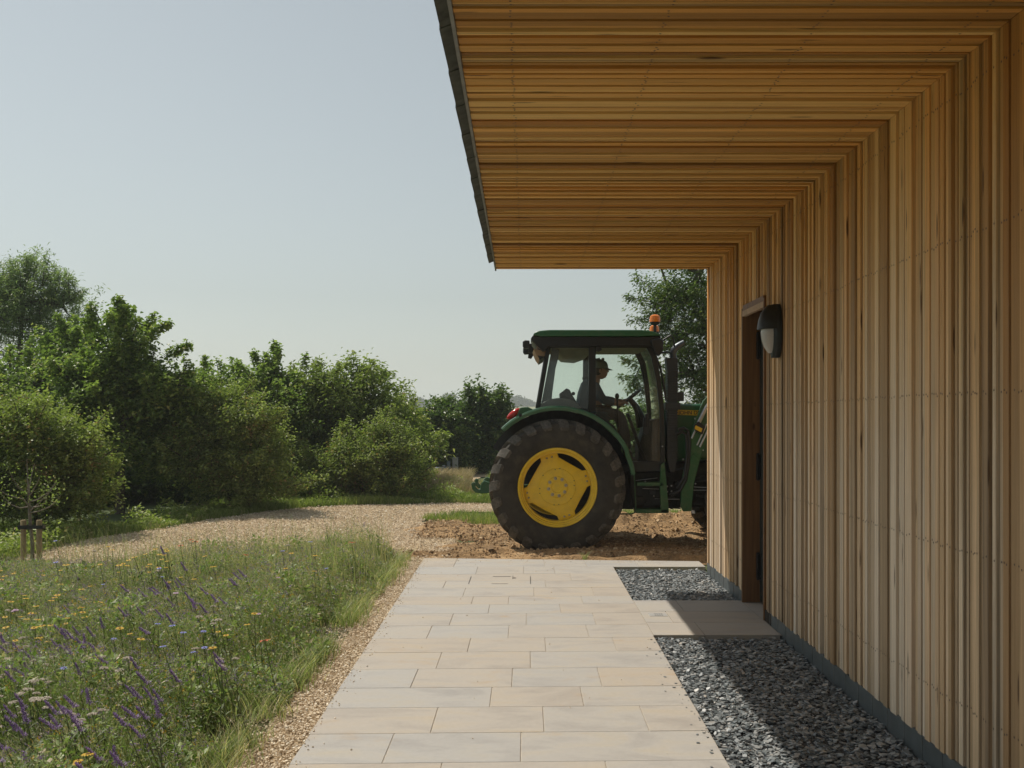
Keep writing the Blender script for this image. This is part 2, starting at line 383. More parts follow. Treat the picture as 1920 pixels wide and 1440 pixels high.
# ------------------------------------------------------------------ ground
def hill(x, y):
    t = np.clip((y-70)/480, 0, 1); h = t*t*(3-2*t)*6.4
    return h + np.clip((y-150)/400, 0, 1)*(np.sin(x*.012+1)*.9 + np.sin(x*.005)*.8) - np.clip((y-600)/300, 0, 1)*9 - .045
ys = np.concatenate([np.linspace(-40, 30, 15), 30*np.geomspace(1.1, 48, 50)])
us = np.linspace(-1, 1, 61)
YY, UU = np.meshgrid(ys, us, indexing='ij'); XX = UU*(60+1.0*np.abs(YY)); ZZ = hill(XX, YY)
n1, n2 = YY.shape; idx = np.arange(n1*n2).reshape(n1, n2)
Fq = np.stack([idx[:-1, :-1], idx[:-1, 1:], idx[1:, 1:], idx[1:, :-1]], -1).reshape(-1, 4)
tag(link('ground', np_mesh('ground', np.stack([XX, YY, ZZ], -1).reshape(-1, 3), Fq, 4, M['field'], smooth=True)), kind='structure')

def sheet(name, poly, z, m, sub=None):
    b = MB(); b.add([(x, y, z) for x, y in poly], [tuple(range(len(poly)))]); o = b.build(name, m, smooth=False)
    return tag(o, kind='structure')
def ragged(pts, amp=.05, step=.12):
    out = []
    for i in range(len(pts)):
        a = Vector(pts[i]); b = Vector(pts[(i+1) % len(pts)]); k = max(1, int((b-a).length/step))
        for j in range(k):
            p = a.lerp(b, j/k); out.append((p.x+random.uniform(-amp, amp), p.y+random.uniform(-amp, amp)))
    return out
# gravel track: far edge along the verge, near edge under the meadow and the dirt
TR = [G(60, 1030), G(130, 1014), G(220, 1000), G(300, 989), G(400, 971), G(500, 957), G(580, 949), G(660, 945), G(760, 944), G(850, 941), G(940, 943), (1.6, 19.6), (4.5, 19.2), (9, 18.5), (9, 17.6),
      (4, 17.8), (1.5, 18.0), G(935, 957), G(860, 957), G(790, 975), (-.9, 13.8), (-.9, 11.9), (-2.6, 9.6), (-6.3, 9.4), (-9.5, 10.5), (-9, 12)]
sheet('gravel_track', ragged(TR, .06, .25), -.028, M['gravel'])
sheet('gravel_strip', [(-1.75, -3), (-1.05, -3), (-1.12, 12.2), (-1.8, 12.4)], -.022, M['gravel'])
sheet('meadow_ground', ragged([(-1.42, -3), (-1.40, 4), (-1.36, 8), (-1.42, 11.2), (-1.9, 11.9), (-3.0, 10.6), (-6, 10.0), (-11, 10.6), (-11, -3)], .05, .2), -.016, M['earth'])

# dug soil as a height field
def fbm(x, y, seed=0, octv=5, s=1.0):
    r = np.random.default_rng(seed); o = np.zeros_like(x); a = 1.0
    for k in range(octv):
        for q in range(3):
            th = r.uniform(0, 2*PI); f = s*2**k*r.uniform(.7, 1.3); o += a*np.sin((x*np.cos(th)+y*np.sin(th))*f+r.uniform(0, 6.3))/3
        a *= .55
    return o
def soil_h(x, y):
    h = .030*fbm(x*.7, y*1.5, 3, 6, 2.6) + .030*np.abs(fbm(x*.5, y*1.8, 9, 5, 8))
    for (cx, cy, sx, sy, a) in ((2.15, 15.2, .75, .50, .20), (1.5, 14.9, .5, .3, .10), (2.9, 14.4, .5, .5, .10), (1.0, 16.2, 1.2, .3, .05), (-1.2, 15.4, .9, .35, .05), (-.5, 12.45, 1.1, .13, .05), (3.6, 15.0, 1.0, .5, .16)):
        h = h + a*np.exp(-((x-cx)/sx)**2-((y-cy)/sy)**2)*(1+.5*fbm(x, y, 5, 3, 9))
    h = h - .05*np.exp(-((y-12.83-.05*np.sin(x*2))/.22)**2)*(x < .9)*(x > -1.5)        # wheel rut
    return h - .012
gx = np.arange(-2.3, 6.0, .04); gy = np.concatenate([np.arange(11.7, 14, .03), np.arange(14, 16.9, .05)])
SX, SY = np.meshgrid(gx, gy, indexing='ij'); 
left = -1.1 - 1.0*np.clip((13.3-np.abs(SY-13.2))/13.3, 0, 1)*0 + .25*np.sin(SY*2.3)
# taper: the soil is a wedge pointing left
edge = np.minimum.reduce([np.clip((SX-(-1.9+.35*np.abs(fbm(SX, SY, 21, 3, 2))+.9*np.clip((SY-12.6)/1.3, 0, 1)*(SY < 14.2)))/.5, 0, 1), np.clip((16.7-SY)/.5, 0, 1), np.clip((SY-11.72)/.12, 0, 1)+.0])
SZ = soil_h(SX, SY)*edge - .05*(1-edge)
keepin = np.where((SY < 12.12-.075*(SX+1.15)) & (SX > -1.2) , -.035, SZ); SZ = keepin
n1, n2 = SX.shape; idx = np.arange(n1*n2).reshape(n1, n2)
Fq = np.stack([idx[:-1, :-1], idx[1:, :-1], idx[1:, 1:], idx[:-1, 1:]], -1).reshape(-1, 4)
tag(link('soil', np_mesh('soil', np.stack([SX, SY, SZ], -1).reshape(-1, 3), Fq, 4, M['soil'], smooth=True)), kind='structure')

# ------------------------------------------------------------------ loose stones (one builder for chippings, gravel, clods)
def stones(P, size, flat, nside=5, jit=.35, tilt=.5):
    """P n x 3 centres; size n; returns V,F(4)"""
    n = len(P); k = nside
    th = (np.arange(k)[None, :]+RNG.uniform(-.3, .3, (n, k)))*2*PI/k + RNG.uniform(0, 6.3, (n, 1))
    rr = size[:, None]*(1+RNG.uniform(-jit, jit, (n, k)))
    el = RNG.uniform(.5, 1, (n, 1)); bx = rr*np.cos(th); by = rr*np.sin(th)*el
    hz = size*flat*RNG.uniform(.6, 1.3, n)
    top = np.stack([bx*.9, by*.9, np.repeat(hz[:, None], k, 1)], -1); bot = np.stack([bx, by, -np.repeat(hz[:, None], k, 1)*.6], -1)
    L = np.concatenate([top, bot], 1)
    a = RNG.normal(0, tilt, n); b = RNG.normal(0, tilt, n); c = RNG.uniform(0, 6.3, n)
    ca, sa, cb, sb, cc, scn = np.cos(a), np.sin(a), np.cos(b), np.sin(b), np.cos(c), np.sin(c)
    x, y, z = L[..., 0], L[..., 1], L[..., 2]
    y, z = y*ca[:, None]-z*sa[:, None], y*sa[:, None]+z*ca[:, None]
    x, z = x*cb[:, None]+z*sb[:, None], -x*sb[:, None]+z*cb[:, None]
    x, y = x*cc[:, None]-y*scn[:, None], x*scn[:, None]+y*cc[:, None]
    V = np.stack([x, y, z], -1)+P[:, None, :]
    return V.reshape(-1, 3), n, k
def stone_obj(name, P, size, flat, mat, tones, nside=5, tilt=.5, label=None, kind='stuff', cat=None):
    V, n, k = stones(P, size, flat, nside, tilt=tilt)
    me = bpy.data.meshes.new(name); base = np.arange(n)[:, None]*(2*k)
    ar = np.arange(k); side = np.stack([ar, ar+k, (ar+1) % k+k, (ar+1) % k], -1)
    topf = base+ar[None, :]; sidef = (base[:, :, None]+side[None]).reshape(n, -1)
    loops = np.concatenate([topf, sidef], 1).ravel().astype(np.int32)
    tot = np.tile(np.array([k]+[4]*k), n); start = np.concatenate([[0], np.cumsum(tot)[:-1]]).astype(np.int32)
    me.vertices.add(len(V)); me.vertices.foreach_set('co', V.astype(np.float32).ravel())
    me.loops.add(len(loops)); me.loops.foreach_set('vertex_index', loops)
    me.polygons.add(len(start)); me.polygons.foreach_set('loop_start', start); me.polygons.foreach_set('use_smooth', np.zeros(len(start), dtype=bool)); me.update(calc_edges=True)
    me.materials.append(mat); a = me.attributes.new('tone', 'FLOAT_COLOR', 'FACE')
    A = np.ones((len(start), 4), np.float32); A[:, 0] = np.repeat(tones, k+1); a.data.foreach_set('color', A.ravel())
    o = link(name, me); return tag(o, label, cat, kind=kind)

# slate beds: recessed a little between the paving and the wall
BED = ((9.26, 11.22), (-2.5, 7.73))
PXL = .945                                                    # paving's right edge
for (y0, y1) in BED:
    sheet('slate_bed_ground', [(PXL-.02, y0), (1.93, y0), (1.93, y1), (PXL-.02, y1)], -.034, M['slate_bed'])
pts = []
for (y0, y1), dens in ((BED[0], 3600), ((2.8, BED[1][1]), 3600), ((-2.5, 2.8), 500)):
    n = int((y1-y0)*.96*dens); pts.append(np.stack([RNG.uniform(PXL+.012, 1.895, n), RNG.uniform(y0+.012, y1-.012, n), RNG.uniform(-.045, -.012, n)], -1))
P = np.concatenate(pts)
stone_obj('slate_chippings', P, RNG.uniform(.009, .022, len(P)), .13, M['slate'], RNG.uniform(0, 1, len(P)), 5, .24, 'loose grey slate chippings filling the two beds along the timber wall', cat='slate chippings')
n = 60; y = RNG.uniform(4.2, 7.6, n); stone_obj('stray_slate', np.stack([PXL-np.abs(RNG.normal(0, .05, n)), y, np.full(n, .003)], -1), RNG.uniform(.004, .011, n), .15, M['slate'], RNG.uniform(0, .6, n), 5, .1, 'a few slate chips strayed onto the edge of the paving', cat='slate chippings')
# pale gravel strip beside the paving, and looser stones on the track
n = 17000; y = RNG.uniform(3.2, 12.1, n); x = -1.11-.055*(y-4.9)/7.2*1.0-np.abs(RNG.normal(0, .2, n))
x = np.where(x < -1.75, RNG.uniform(-1.6, -1.15, n), x)
P1 = np.stack([x, y, RNG.uniform(-.02, -.008, n)], -1)
stone_obj('gravel_pebbles', P1, RNG.uniform(.004, .010, n), .5, M['pebble'], RNG.uniform(0, 1, n), 5, .4, 'pale gravel pebbles in the narrow strip along the left side of the paving', cat='gravel')
def inside(poly, x, y):
    c = np.zeros(len(x), bool); j = len(poly)-1
    for i in range(len(poly)):
        xi, yi = poly[i]; xj, yj = poly[j]
        t = ((yi > y) != (yj > y)); c ^= t & (x < (xj-xi)*(y-yi)/(yj-yi+1e-12)+xi); j = i
    return c
n = 110000; x = RNG.uniform(-7.5, 2, n); y = RNG.uniform(10, 20, n); k = inside(TR, x, y); x, y = x[k], y[k]
stone_obj('gravel_stones', np.stack([x, y, RNG.uniform(-.022, -.006, len(x))], -1), RNG.gamma(3, .0019, len(x))+.0028, .4, M['pebble'], RNG.uniform(0, 1, len(x)), 5, .45, 'rough pale stones spread over the farm track', cat='gravel')
n = 16000; x = RNG.uniform(-1.8, 3.6, n); y = RNG.uniform(11.95, 16.3, n)
k = (y > 12.2-.075*(x+1.15)) & (x > -1.5+.6*(y > 12.9)*(y < 14)); x, y = x[k], y[k]
stone_obj('soil_clods', np.stack([x, y, soil_h(x, y)+.004], -1), RNG.gamma(1.0, .0052, len(x))+.003, .6, M['clod'], RNG.uniform(0, 1, len(x)), 5, .6, 'crumbs and clods of dry brown soil around the tractor wheel', cat='soil clods')

# ------------------------------------------------------------------ paving
rows = [1047, 1065, 1076, 1089, 1102, 1118, 1133, 1150, 1172, 1196, 1222, 1253, 1288, 1325, 1373]
rowY = [F*CH/(r-VY) for r in rows]; rowY[0] = 12.0; rowY[1] = 11.30
while rowY[-1] > -2: rowY.append(rowY[-1]-.46)
jz = [[655, 980, 1130, 1318], [733, 905, 1018], [1078], [615, 985], [687, 943, 1160], [717, 850, 1120], [778, 1040], [640, 915, 1165, 1440], [560, 850, 1140, 1550],
      [705, 985, 1240], [595, 930], [505, 863, 1185], [785, 1120], [578, 978, 1350], [410, 895]]
def skew(x, y): return y + .03*(x+.1) if y < 11 else y + (.0 if y < 11.6 else -.085*(x+1.15))
pv = MB(); grout = MB()
grout.add([(-1.03, -3, -.0045), (PXL, -3, -.0045), (PXL, 11.85, -.0045), (-1.172, 11.97, -.0045)], [(0, 1, 2, 3)])
grout.add([(PXL, 7.75, -.0045), (2.1, 7.75, -.0045), (2.1, 9.24, -.0045), (PXL, 9.24, -.0045)], [(0, 1, 2, 3)])
grout.add([(PXL, 11.30, -.0045), (1.95, 11.30, -.0045), (1.95, 11.72, -.0045), (PXL, 11.8, -.0045)], [(0, 1, 2, 3)])
def slab(x0, x1, ya, yb, lx=None):
    g = .0022; pv.tone = (random.random(), random.random(), random.random())
    c = [(x0+g, skew(x0, ya)+g), (x1-g, skew(x1, ya)+g), (x1-g, skew(x1, yb)-g), (x0+g, skew(x0, yb)-g)]
    dz = random.uniform(-.0008, .0008); b = .0022
    top = [(c[0][0]+b, c[0][1]+b), (c[1][0]-b, c[1][1]+b), (c[2][0]-b, c[2][1]-b), (c[3][0]+b, c[3][1]-b)]
    V = [(x, y, -.045) for x, y in c]+[(x, y, dz-.002) for x, y in c]+[(x, y, dz) for x, y in top]
    Fs = [(i, (i+1) % 4, 4+(i+1) % 4, 4+i) for i in range(4)]+[(4+i, 4+(i+1) % 4, 8+(i+1) % 4, 8+i) for i in range(4)]+[(8, 9, 10, 11)]
    pv.add(V, Fs)
for i in range(len(rowY)-1):
    yb, ya = rowY[i], rowY[i+1]; ym = (ya+yb)/2
    xl = -1.109-.072*(ym-4.9)/7.2; right = PXL
    if i == 0: right = 1.95
    if i == 6: right = PXL
    if i < len(jz):
        js = [X_(520+z/1.959, ym) for z in jz[i]]
    else:
        js = []; x = xl+random.uniform(.4, .9)
        while x < PXL-.3: js.append(x); x += random.uniform(.6, .95)
    js = [j for j in js if xl+.12 < j < right-.1]
    xs = [xl]+sorted(js)+[right]
    for a, b in zip(xs[:-1], xs[1:]): slab(a, b, ya, yb)
# threshold paving between the beds
hr = [7.75, 8.22, 8.70, 9.22]
for (ya, yb, js) in ((8.70, 9.22, [X_(1273, 9.0)]), (8.22, 8.70, [X_(1255, 8.45)]), (7.75, 8.22, [X_(1311, 8.0)])):
    xs = [PXL]+js+[1.895]
    for a, b in zip(xs[:-1], xs[1:]):
        pv.tone = (random.random(), random.random(), random.random()); g = .0035
        pv.box(a+g, b-g, ya+g, yb-g, -.05, 0)
pv.tone = (.4, .5, .2); pv.box(1.899, 2.05, 8.34, 9.12, -.05, -.002)
tag(pv.build('paving', M['stone'], smooth=False), kind='structure')
tag(grout.build('paving_joints', M['grout'], smooth=False), kind='structure')
# inspection cover let into the paving
x0, x1 = X_(883, 10.5), X_(994, 10.5); y0, y1 = 10.13, 10.60
o = thing('manhole_cover', 'rectangular paved inspection cover with thin dark edge slots let into the path', 'manhole cover', (x0, y0, 0))
b = MB(); b.box(x0-.006, x0, y0, y1, -.004, .0026); b.box(x1, x1+.006, y0, y1, -.004, .0026)
b.box(x0+.22, x0+.4, y1-.006, y1, -.004, .0024); b.box(x0+.22, x0+.38, y0, y0+.006, -.004, .0024); b.box(x0+.42, x0+.425, y1-.16, y1+.04, -.004, .0024)
b.build('edge_slot', M['chassis'], o, smooth=False)
b = MB(); b.lathe([(.0, .018), (.003, .016), (.004, .0)], (x0+.44, y1-.10, 0), 'z', 12); b.build('key_hole', M['black'], o)
x0, x1 = X_(1217, 8.53), X_(1251, 8.53)
o = thing('drain_grate', 'small pale steel drain grate with rows of slots set in the doorway paving', 'drain grate', (x0, 8.5, 0))
b = MB(); b.box(x0, x1, 8.48, 8.60, -.01, .0028); b.build('frame', M['lens'], o, smooth=False)
b = MB()
for k in range(4):
    pass
for k in range(8):
    b = MB(); j = k % 2; k = k//2; b.box(x0+.050+k*.018, x0+.055+k*.018, 8.49+j*.06, 8.525+j*.06, 0, .0042); b.build('slot', M['black'], o, smooth=False)

n = 420; y = RNG.uniform(3.5, 12, n); x = -1.11-.072*(y-4.9)/7.2+np.abs(RNG.normal(0, .045, n))+.004
x[:60] = RNG.uniform(-1.0, .9, 60); y[360:] = RNG.uniform(11.5, 11.85, 60); x[360:] = RNG.uniform(-1.1, 1.6, 60)
stone_obj('stray_gravel', np.stack([x, y, np.full(n, .003)], -1), RNG.uniform(.002, .006, n), .5, M['pebble'], RNG.uniform(0, 1, n), 5, .3, 'stray bits of gravel scattered over the edges of the paving', cat='gravel')
# ------------------------------------------------------------------ timber building
XW = 1.90; ZC = 3.18; YE = 10.97; Y0 = -2.5; XE = -.315
bd = thing('timber_building', 'timber-clad building with a deep overhanging slatted canopy on the right', 'building', (XW, 4.5, 0))
wl = MB(); sf = MB(); nails = MB(); y = YE; DY0, DY1 = 8.33, 9.13
def nail(p, ax):
    r = .0052; V = []
    for k in range(6):
        a = PI/3*k; V.append((p[0], p[1]+r*math.cos(a), p[2]+r*math.sin(a)) if ax == 'x' else (p[0]+r*math.cos(a), p[1]+r*math.sin(a), p[2]))
    nails.add(V, [tuple(range(6))])
eave = lambda yy: XE + .035*(YE-yy)/7
while y > Y0:
    wd = random.choices([.028, .040, .052, .066, .094], [3, 4, 4, 3, 1.6])[0]*random.uniform(.92, 1.08)
    d = random.choices([0, .006, .013, .024], [4.2, 3, 2.6, 1.6])[0]
    if y-wd < DY1+.012 and y > DY1+1e-6: wd = y-DY1
    if y-wd < DY0+.012 and y > DY0+1e-6 and y <= DY1+1e-6: wd = y-DY0
    g_ = random.choice([.004, .006, .008, .011]); ya, yb = y-wd+g_, y-.002
    base = .04+.96*random.random()**.85; dark = random.random()
    if random.random() < .09: base *= .25
    tn = (base, dark, random.random())
    X0 = XW+d; Z0 = ZC+d; bk = .065
    inn = DY0-.001 < (ya+yb)/2 < DY1
    zb = 2.575 if inn else .09+random.uniform(-.002, .002)
    wl.tone = tn
    wl.prism([(X0, zb), (XW+bk, zb), (XW+bk, ZC+bk-.001), (X0, Z0-.0012)], ya, yb)
    sf.tone = (min(1, max(0, base+random.uniform(-.06, .24))), min(1, dark+random.uniform(-.1, .1)), random.random())
    sf.prism([(eave(y), Z0), (X0-.0012, Z0), (XW+bk-.001, ZC+bk), (eave(y), ZC+bk)], ya, yb)
    if y > 2.5:
        ks = (.3, .7) if wd > .05 else (.5,)
        for q in ks:
            yy = ya+(yb-ya)*q
            for zz in (.36, 1.04, 1.725, 2.41, 3.05):
                if zz > zb+.03: nail((X0-.0012, yy+random.uniform(-.003, .003), zz+random.uniform(-.008, .008)), 'x')
            for xx in (-.06, .55, 1.16, 1.76): nail((xx+random.uniform(-.008, .008), yy, Z0-.0012), 'z')
    y -= wd
sf.build('soffit', M['wood_soffit'], bd, smooth=False); 
wall = wl.build('cladding', M['wood_wall'], bd, smooth=False)
tag(nails.build('nail_rows', M['nail'], wall, smooth=False), kind='stuff')
# end wall boards (far gable), backing, roof
ew = MB(); x = XW+.012
while x < 8:
    wd = random.choice([.045, .058, .072]); ew.tone = (random.random(), random.random(), random.random())
    dd = random.choice([0, .012, .022]); ew.box(x+.002, x+wd-.002, YE-.06, YE+.012-dd, .09, ZC); x += wd
ew.build('end_cladding', M['wood_wall'], bd, smooth=False)
b = MB(); b.box(XW+.064, 8, Y0, DY0-.03, 0, 3.3); b.box(XW+.064, 8, DY1+.03, YE-.058, 0, 3.3); b.box(XW+.064, 8, DY0-.03, DY1+.03, 2.62, 3.3); b.box(2.4, 8, DY0-.03, DY1+.03, 0, 2.62)
b.build('wall_core', M['backing'], bd, smooth=False)
b = MB(); b.box(XE+.02, XW+.07, Y0, YE, ZC+.0655, ZC+.10); b.build('soffit_backing', M['backing'], bd, smooth=False)
b = MB(); b.prism([(XE-.01, ZC+.101), (8.2, ZC+.101), (8.2, ZC+.5), (4, ZC+.62), (XE-.01, ZC+.14)], Y0, YE+.0); b.build('roof', M['roof'], bd, smooth=False)
# eave: a thin zinc edge with dark overlapping lengths outside it
b = MB()
b.prism([(0, 0), (-.014, -.006), (-.018, .08), (0, .08)], 0, 1); b = MB()
yy = YE+.01
b.add([(eave(yy)-.001, yy, ZC-.012), (eave(Y0)-.001, Y0, ZC-.012), (eave(Y0)-.016, Y0, ZC-.012), (eave(yy)-.016, yy, ZC-.012),
       (eave(yy)-.001, yy, ZC+.10), (eave(Y0)-.001, Y0, ZC+.10), (eave(Y0)-.016, Y0, ZC+.10), (eave(yy)-.016, yy, ZC+.10)],
      [(0,1,2,3),(7,6,5,4),(0,4,5,1),(1,5,6,2),(2,6,7,3),(3,7,4,0)])
b.build('eave_trim', M['gutter'], bd, smooth=False)
b = MB(); y = 10.58
while y > Y0:
    L = .53; dz = random.uniform(-.002, .002)
    e0, e1 = eave(y), eave(y-L); ox = random.uniform(-.003, .003)
    b.tone = (random.random(),)*3
    b.add([(e0-.018, y, ZC+.03+dz), (e1-.018, y-L-.03, ZC+.024+dz), (e1-.072+ox, y-L-.03, ZC+.004+dz), (e0-.069+ox, y, ZC+.010+dz),
           (e0-.018, y, ZC+.045), (e1-.018, y-L-.03, ZC+.045), (e1-.072+ox, y-L-.03, ZC+.03), (e0-.069+ox, y, ZC+.034)],
          [(0,1,2,3),(7,6,5,4),(0,4,5,1),(1,5,6,2),(2,6,7,3),(3,7,4,0)])
    y -= L
b.build('verge_slates', M['slate_edge'], bd, smooth=False)
# plinth with its vent ribs
for a0, a1 in ((Y0, DY0-.10), (DY1+.06, YE-.01)): b = MB(); b.box(XW+.004, XW+.05, a0, a1, -.06, .092); pl = b.build('plinth', M['plinth'], bd, smooth=False)
y = 11.0
while y > 2.5:
    y -= .24
    if DY0-.12 < y < DY1+.07 or y > YE-.02: continue
    b = MB(); b.box(XW+.0015, XW+.0045, y, y+.008, -.05, .085); b.build('plinth_joint', M['gutter'], pl, smooth=False)
# doorway
d = MB(); d.box(XW-.004, 2.06, DY1, DY1+.03, -.0, 2.575); d.box(XW-.004, 2.06, DY0-.03, DY0, -.0, 2.575); d.box(XW-.002, 2.06, DY0, DY1, 2.555, 2.60)
fr = d.build('door_frame', M['jamb'], bd, smooth=False)
d = MB(); d.box(XW+.002, XW+.05, DY0-.24, DY0-.031, -.0, .088); d.build('jamb_foot', M['backing'], fr, smooth=False)
d = MB(); d.tone = (.9, .2, .3); d.box(XW-.006, XW+.03, DY0+.001, DY1-.001, 2.505, 2.553); d.build('door_head_trim', M['wood_trim'], bd, smooth=False, bevel=.002)
d = MB(); d.box(2.045, 2.09, DY0+.004, DY1-.012, .012, 2.54)
door = d.build('door', M['door'], bd, smooth=False, bevel=.003)
for zz in (.20, .52+.55, 2.13):
    d = MB(); h = .24; d.tube([(2.028, DY1-.03, zz), (2.028, DY1-.03, zz+h)], .013, 10); d.box(2.015, 2.046, DY1-.055, DY1-.002, zz+.01, zz+h-.01)
    d.build('hinge', M['black'], door, bevel=.002)
d = MB(); d.tube([(2.045, DY0+.1, 1.02), (2.0, DY0+.1, 1.02), (2.0, DY0+.22, 1.02)], .009, 8); d.build('door_handle', M['steel'], door)

# ------------------------------------------------------------------ bulkhead lamp with an eyelid shade
ly, lz, LH = 7.83, Z_(621, 7.83), .20
lamp = thing('wall_lamp', 'black oval outdoor wall lamp with hooded top and frosted white lens beside the door', 'wall lamp', (XW, ly, lz))
def shell(z0, z1, wf, pf, n=14, x0=XW, seg=14, m=MB, inset=0):
    b = MB(); V = []; N = n
    for i in range(N+1):
        z = z0+(z1-z0)*i/N; t = min(1, abs(z)/LH); w_ = wf(t, z); p = pf(t, z)
        for k in range(seg+1):
            a = PI*k/seg; ca, sa = math.cos(a), math.sin(a)
            e = .62
            V.append((x0-p*(abs(sa)**e), ly+w_*math.copysign(abs(ca)**e, ca), lz+z))
    s1 = seg+1; Fs = [(i*s1+k, i*s1+k+1, (i+1)*s1+k+1, (i+1)*s1+k) for i in range(N) for k in range(seg)]
    Fs += [(i*s1, (i+1)*s1, (i+1)*s1+seg, i*s1+seg) for i in range(N)]
    Fs += [tuple(range(s1)), tuple(range(N*s1, N*s1+s1))[::-1]]
    return b.add(V, Fs)
prof = lambda t: max(0, 1-(t*.94)**2.1)**.62
shell(-LH, LH, lambda t, z: .022+.080*prof(t), lambda t, z: .066-.010*t).build('back_plate', M['lamp_black'], lamp, ang=50)
shell(.012, LH-.004, lambda t, z: .018+.080*prof(t), lambda t, z: .050+.108*prof(t)).build('hood', M['lamp_black'], lamp, ang=50)
shell(-LH*.82, .012, lambda t, z: .002+.074*prof(min(1, t*1.16)), lambda t, z: .045+.086*prof(min(1, t*1.16))).build('lens', M['lens'], lamp, ang=50)
for q in ((XW-.061, ly-.075, lz-.05), (XW-.058, ly-.07, lz+.05), (XW-.108, ly-.012, lz+.150)): b = MB(); b.ball(q, .0055, 8, 6); b.build('screw', M['steel'], lamp)


exec_tractor = True
# ------------------------------------------------------------------ tractor
tr = thing('farm_tractor', 'green farm tractor with yellow wheel rims parked broadside behind the paving', 'tractor', (X_(1140, 13.65), 13.65, 0))
def wheel(cx, cyc, cz, Rr, wdt, rimR, nl, side, ph=0.0, rearw=True):
    """side=-1: outer face towards -Y"""
    hw = wdt/2; s = side
    rim = MB(); k = rimR/.487
    rp = [(.19, .487), (.20, .480), (.195, .462), (.165, .455), (.150, .440), (.120, .434), (.115, .418), (.06, .412), (.0, .412), (-.12, .43), (-.19, .475), (-.19, .487), (-.05, .445), (.13, .46)]
    kw = hw/.235
    rim.lathe([(s*a*kw, r*k) for a, r in rp], (cx, cyc, cz), 'y', 72, close=True)
    # four-lobed disc
    N = 120; ring = []
    lob = [R(105), R(16), R(-71.5), R(196)] if s < 0 else [R(75), R(164), R(251), R(-16)]
    for i in range(N):
        a = 2*PI*i/N; best = min(abs((a-l+PI) % (2*PI)-PI) for l in lob)
        mid = .324/max(.5, math.cos(PI/4*1.0-best)) if best > R(15.5) else .415
        r = min(.40, mid) if best > R(15.5) else .415
        ring.append((math.cos(a), math.sin(a), r*k))
    levels = [(1.0, .055), (.93, .068), (.62, .075), (.60, .082), (.36, .084), (.33, .096), (.20, .098), (.18, .090), (.0, .090)]
    V = []
    for f_, w_ in levels:
        for (c_, s_, r_) in ring:
            rr = r_*f_ if f_ > .9 else .37*k*f_ if f_ < .9 else r_*f_
            V.append((cx+c_*rr, cyc+s*w_*kw, cz+s_*rr))
    Fs = [(i*N+j, i*N+(j+1) % N, (i+1)*N+(j+1) % N, (i+1)*N+j) for i in range(len(levels)-1) for j in range(N)]
    rim.add(V, Fs); V2 = [(x, y-s*.03, z) for x, y, z in V[:N]]; rim.add(V[:N]+V2, [(i, (i+1) % N, N+(i+1) % N, N+i) for i in range(N)])
    rim.add(V2, [tuple(range(N))])
    wo = rim.build('wheel', M['yellow'], tr, ang=30)
    for q in range(8):
        bl = MB()
        a = R(12+45*q); c = (cx+.108*k*math.cos(a), cyc+s*.100*kw, cz+.108*k*math.sin(a)); bl.ball(c, (.016*k, .016, .016*k), 10, 6); bl.lathe([(0, .022*k), (s*.006, .021*k), (s*.007, 0)], (c[0], cyc+s*.092*kw, c[2]), 'y', 12); bl.build('wheel_bolt', M['bolt'], wo)
    for l in lob:
        for q in (-.085, .085):
            a = l+q; c = (cx+.375*k*math.cos(a), cyc+s*.070*kw, cz+.375*k*math.sin(a)); bl = MB(); bl.ball(c, (.013*k, .018, .013*k), 8, 6); bl.build('rim_bolt', M['bolt'], wo)
    if rearw:
        for dx, dz in ((-4, 33), (5, 35), (-27, 22), (-33, -3), (-33, -12), (-6, -34), (3, -33), (26, -22), (32, 12), (32, 3)):
            bh = MB(); bh.lathe([(0, .0065), (s*.003, .006), (s*.0032, 0)], (cx+dx/154.8, cyc+s*.0835*kw, cz+dz/154.8), 'y', 10); bh.build('disc_hole', M['black'], wo)
    # tyre
    ty = MB(); R0 = Rr-.045
    tp = [(.80, rimR/Rr*1.0), (.88, (rimR+.02)/Rr), (.98, (rimR+.07)/Rr), (1.02, (rimR+.15)/Rr), (1.0, (rimR+.24)/Rr if rearw else (rimR+.16)/Rr)]
    half = [(hw*a, Rr*b) for a, b in tp]+[(hw*.93, R0-.02), (hw*.80, R0-.004), (hw*.45, R0+.004), (0, R0+.006)]
    full = half+[(-a, b) for a, b in half[::-1][1:]]
    ty.lathe([(s*a, b) for a, b in full], (cx, cyc, cz), 'y', 96)
    ty.mi = 1
    for q in range(nl):
        for sd_, off in ((1, 0), (-1, PI/nl)):
            th0 = 2*PI*q/nl+off+ph; V = []
            st = [((-.03, Rr+.000), (-.03, R0), -.02, .045), ((.42, Rr), (.42, R0), .10, .050), ((.66, Rr-.002), (.64, R0-.01), .165, .068), ((.80, Rr-.018), (.78, R0-.03), .200, .088),
                  ((1.05, Rr-.100), (.97, Rr-.112), .230, .092), ((1.045, Rr-.135), (1.0, Rr-.138), .235, .060)]
            for (t_, b_, th, h_) in st:
                for (w_, r_), hh in ((t_, h_*.82), (b_, h_)):
                    for e in (-1, 1):
                        a = th0+(th+e*hh)*(-1 if s < 0 else 1)
                        V.append((cx+r_*math.cos(a), cyc+s*sd_*w_*hw, cz+r_*math.sin(a)))
            Fs = []
            for i in range(len(st)-1):
                o_ = i*4; Fs += [(o_, o_+1, o_+5, o_+4), (o_+1, o_+3, o_+7, o_+5), (o_+2, o_, o_+4, o_+6)]
            e_ = (len(st)-1)*4; Fs += [(0, 2, 3, 1), (e_, e_+1, e_+3, e_+2)]
            ty.add(V, Fs)
    ty.build('tyre', [M['rubber'], M['lug']], wo, ang=28)
    return wo
WX, WZ = X_(1045.5, 12.62), Z_(913, 12.62)
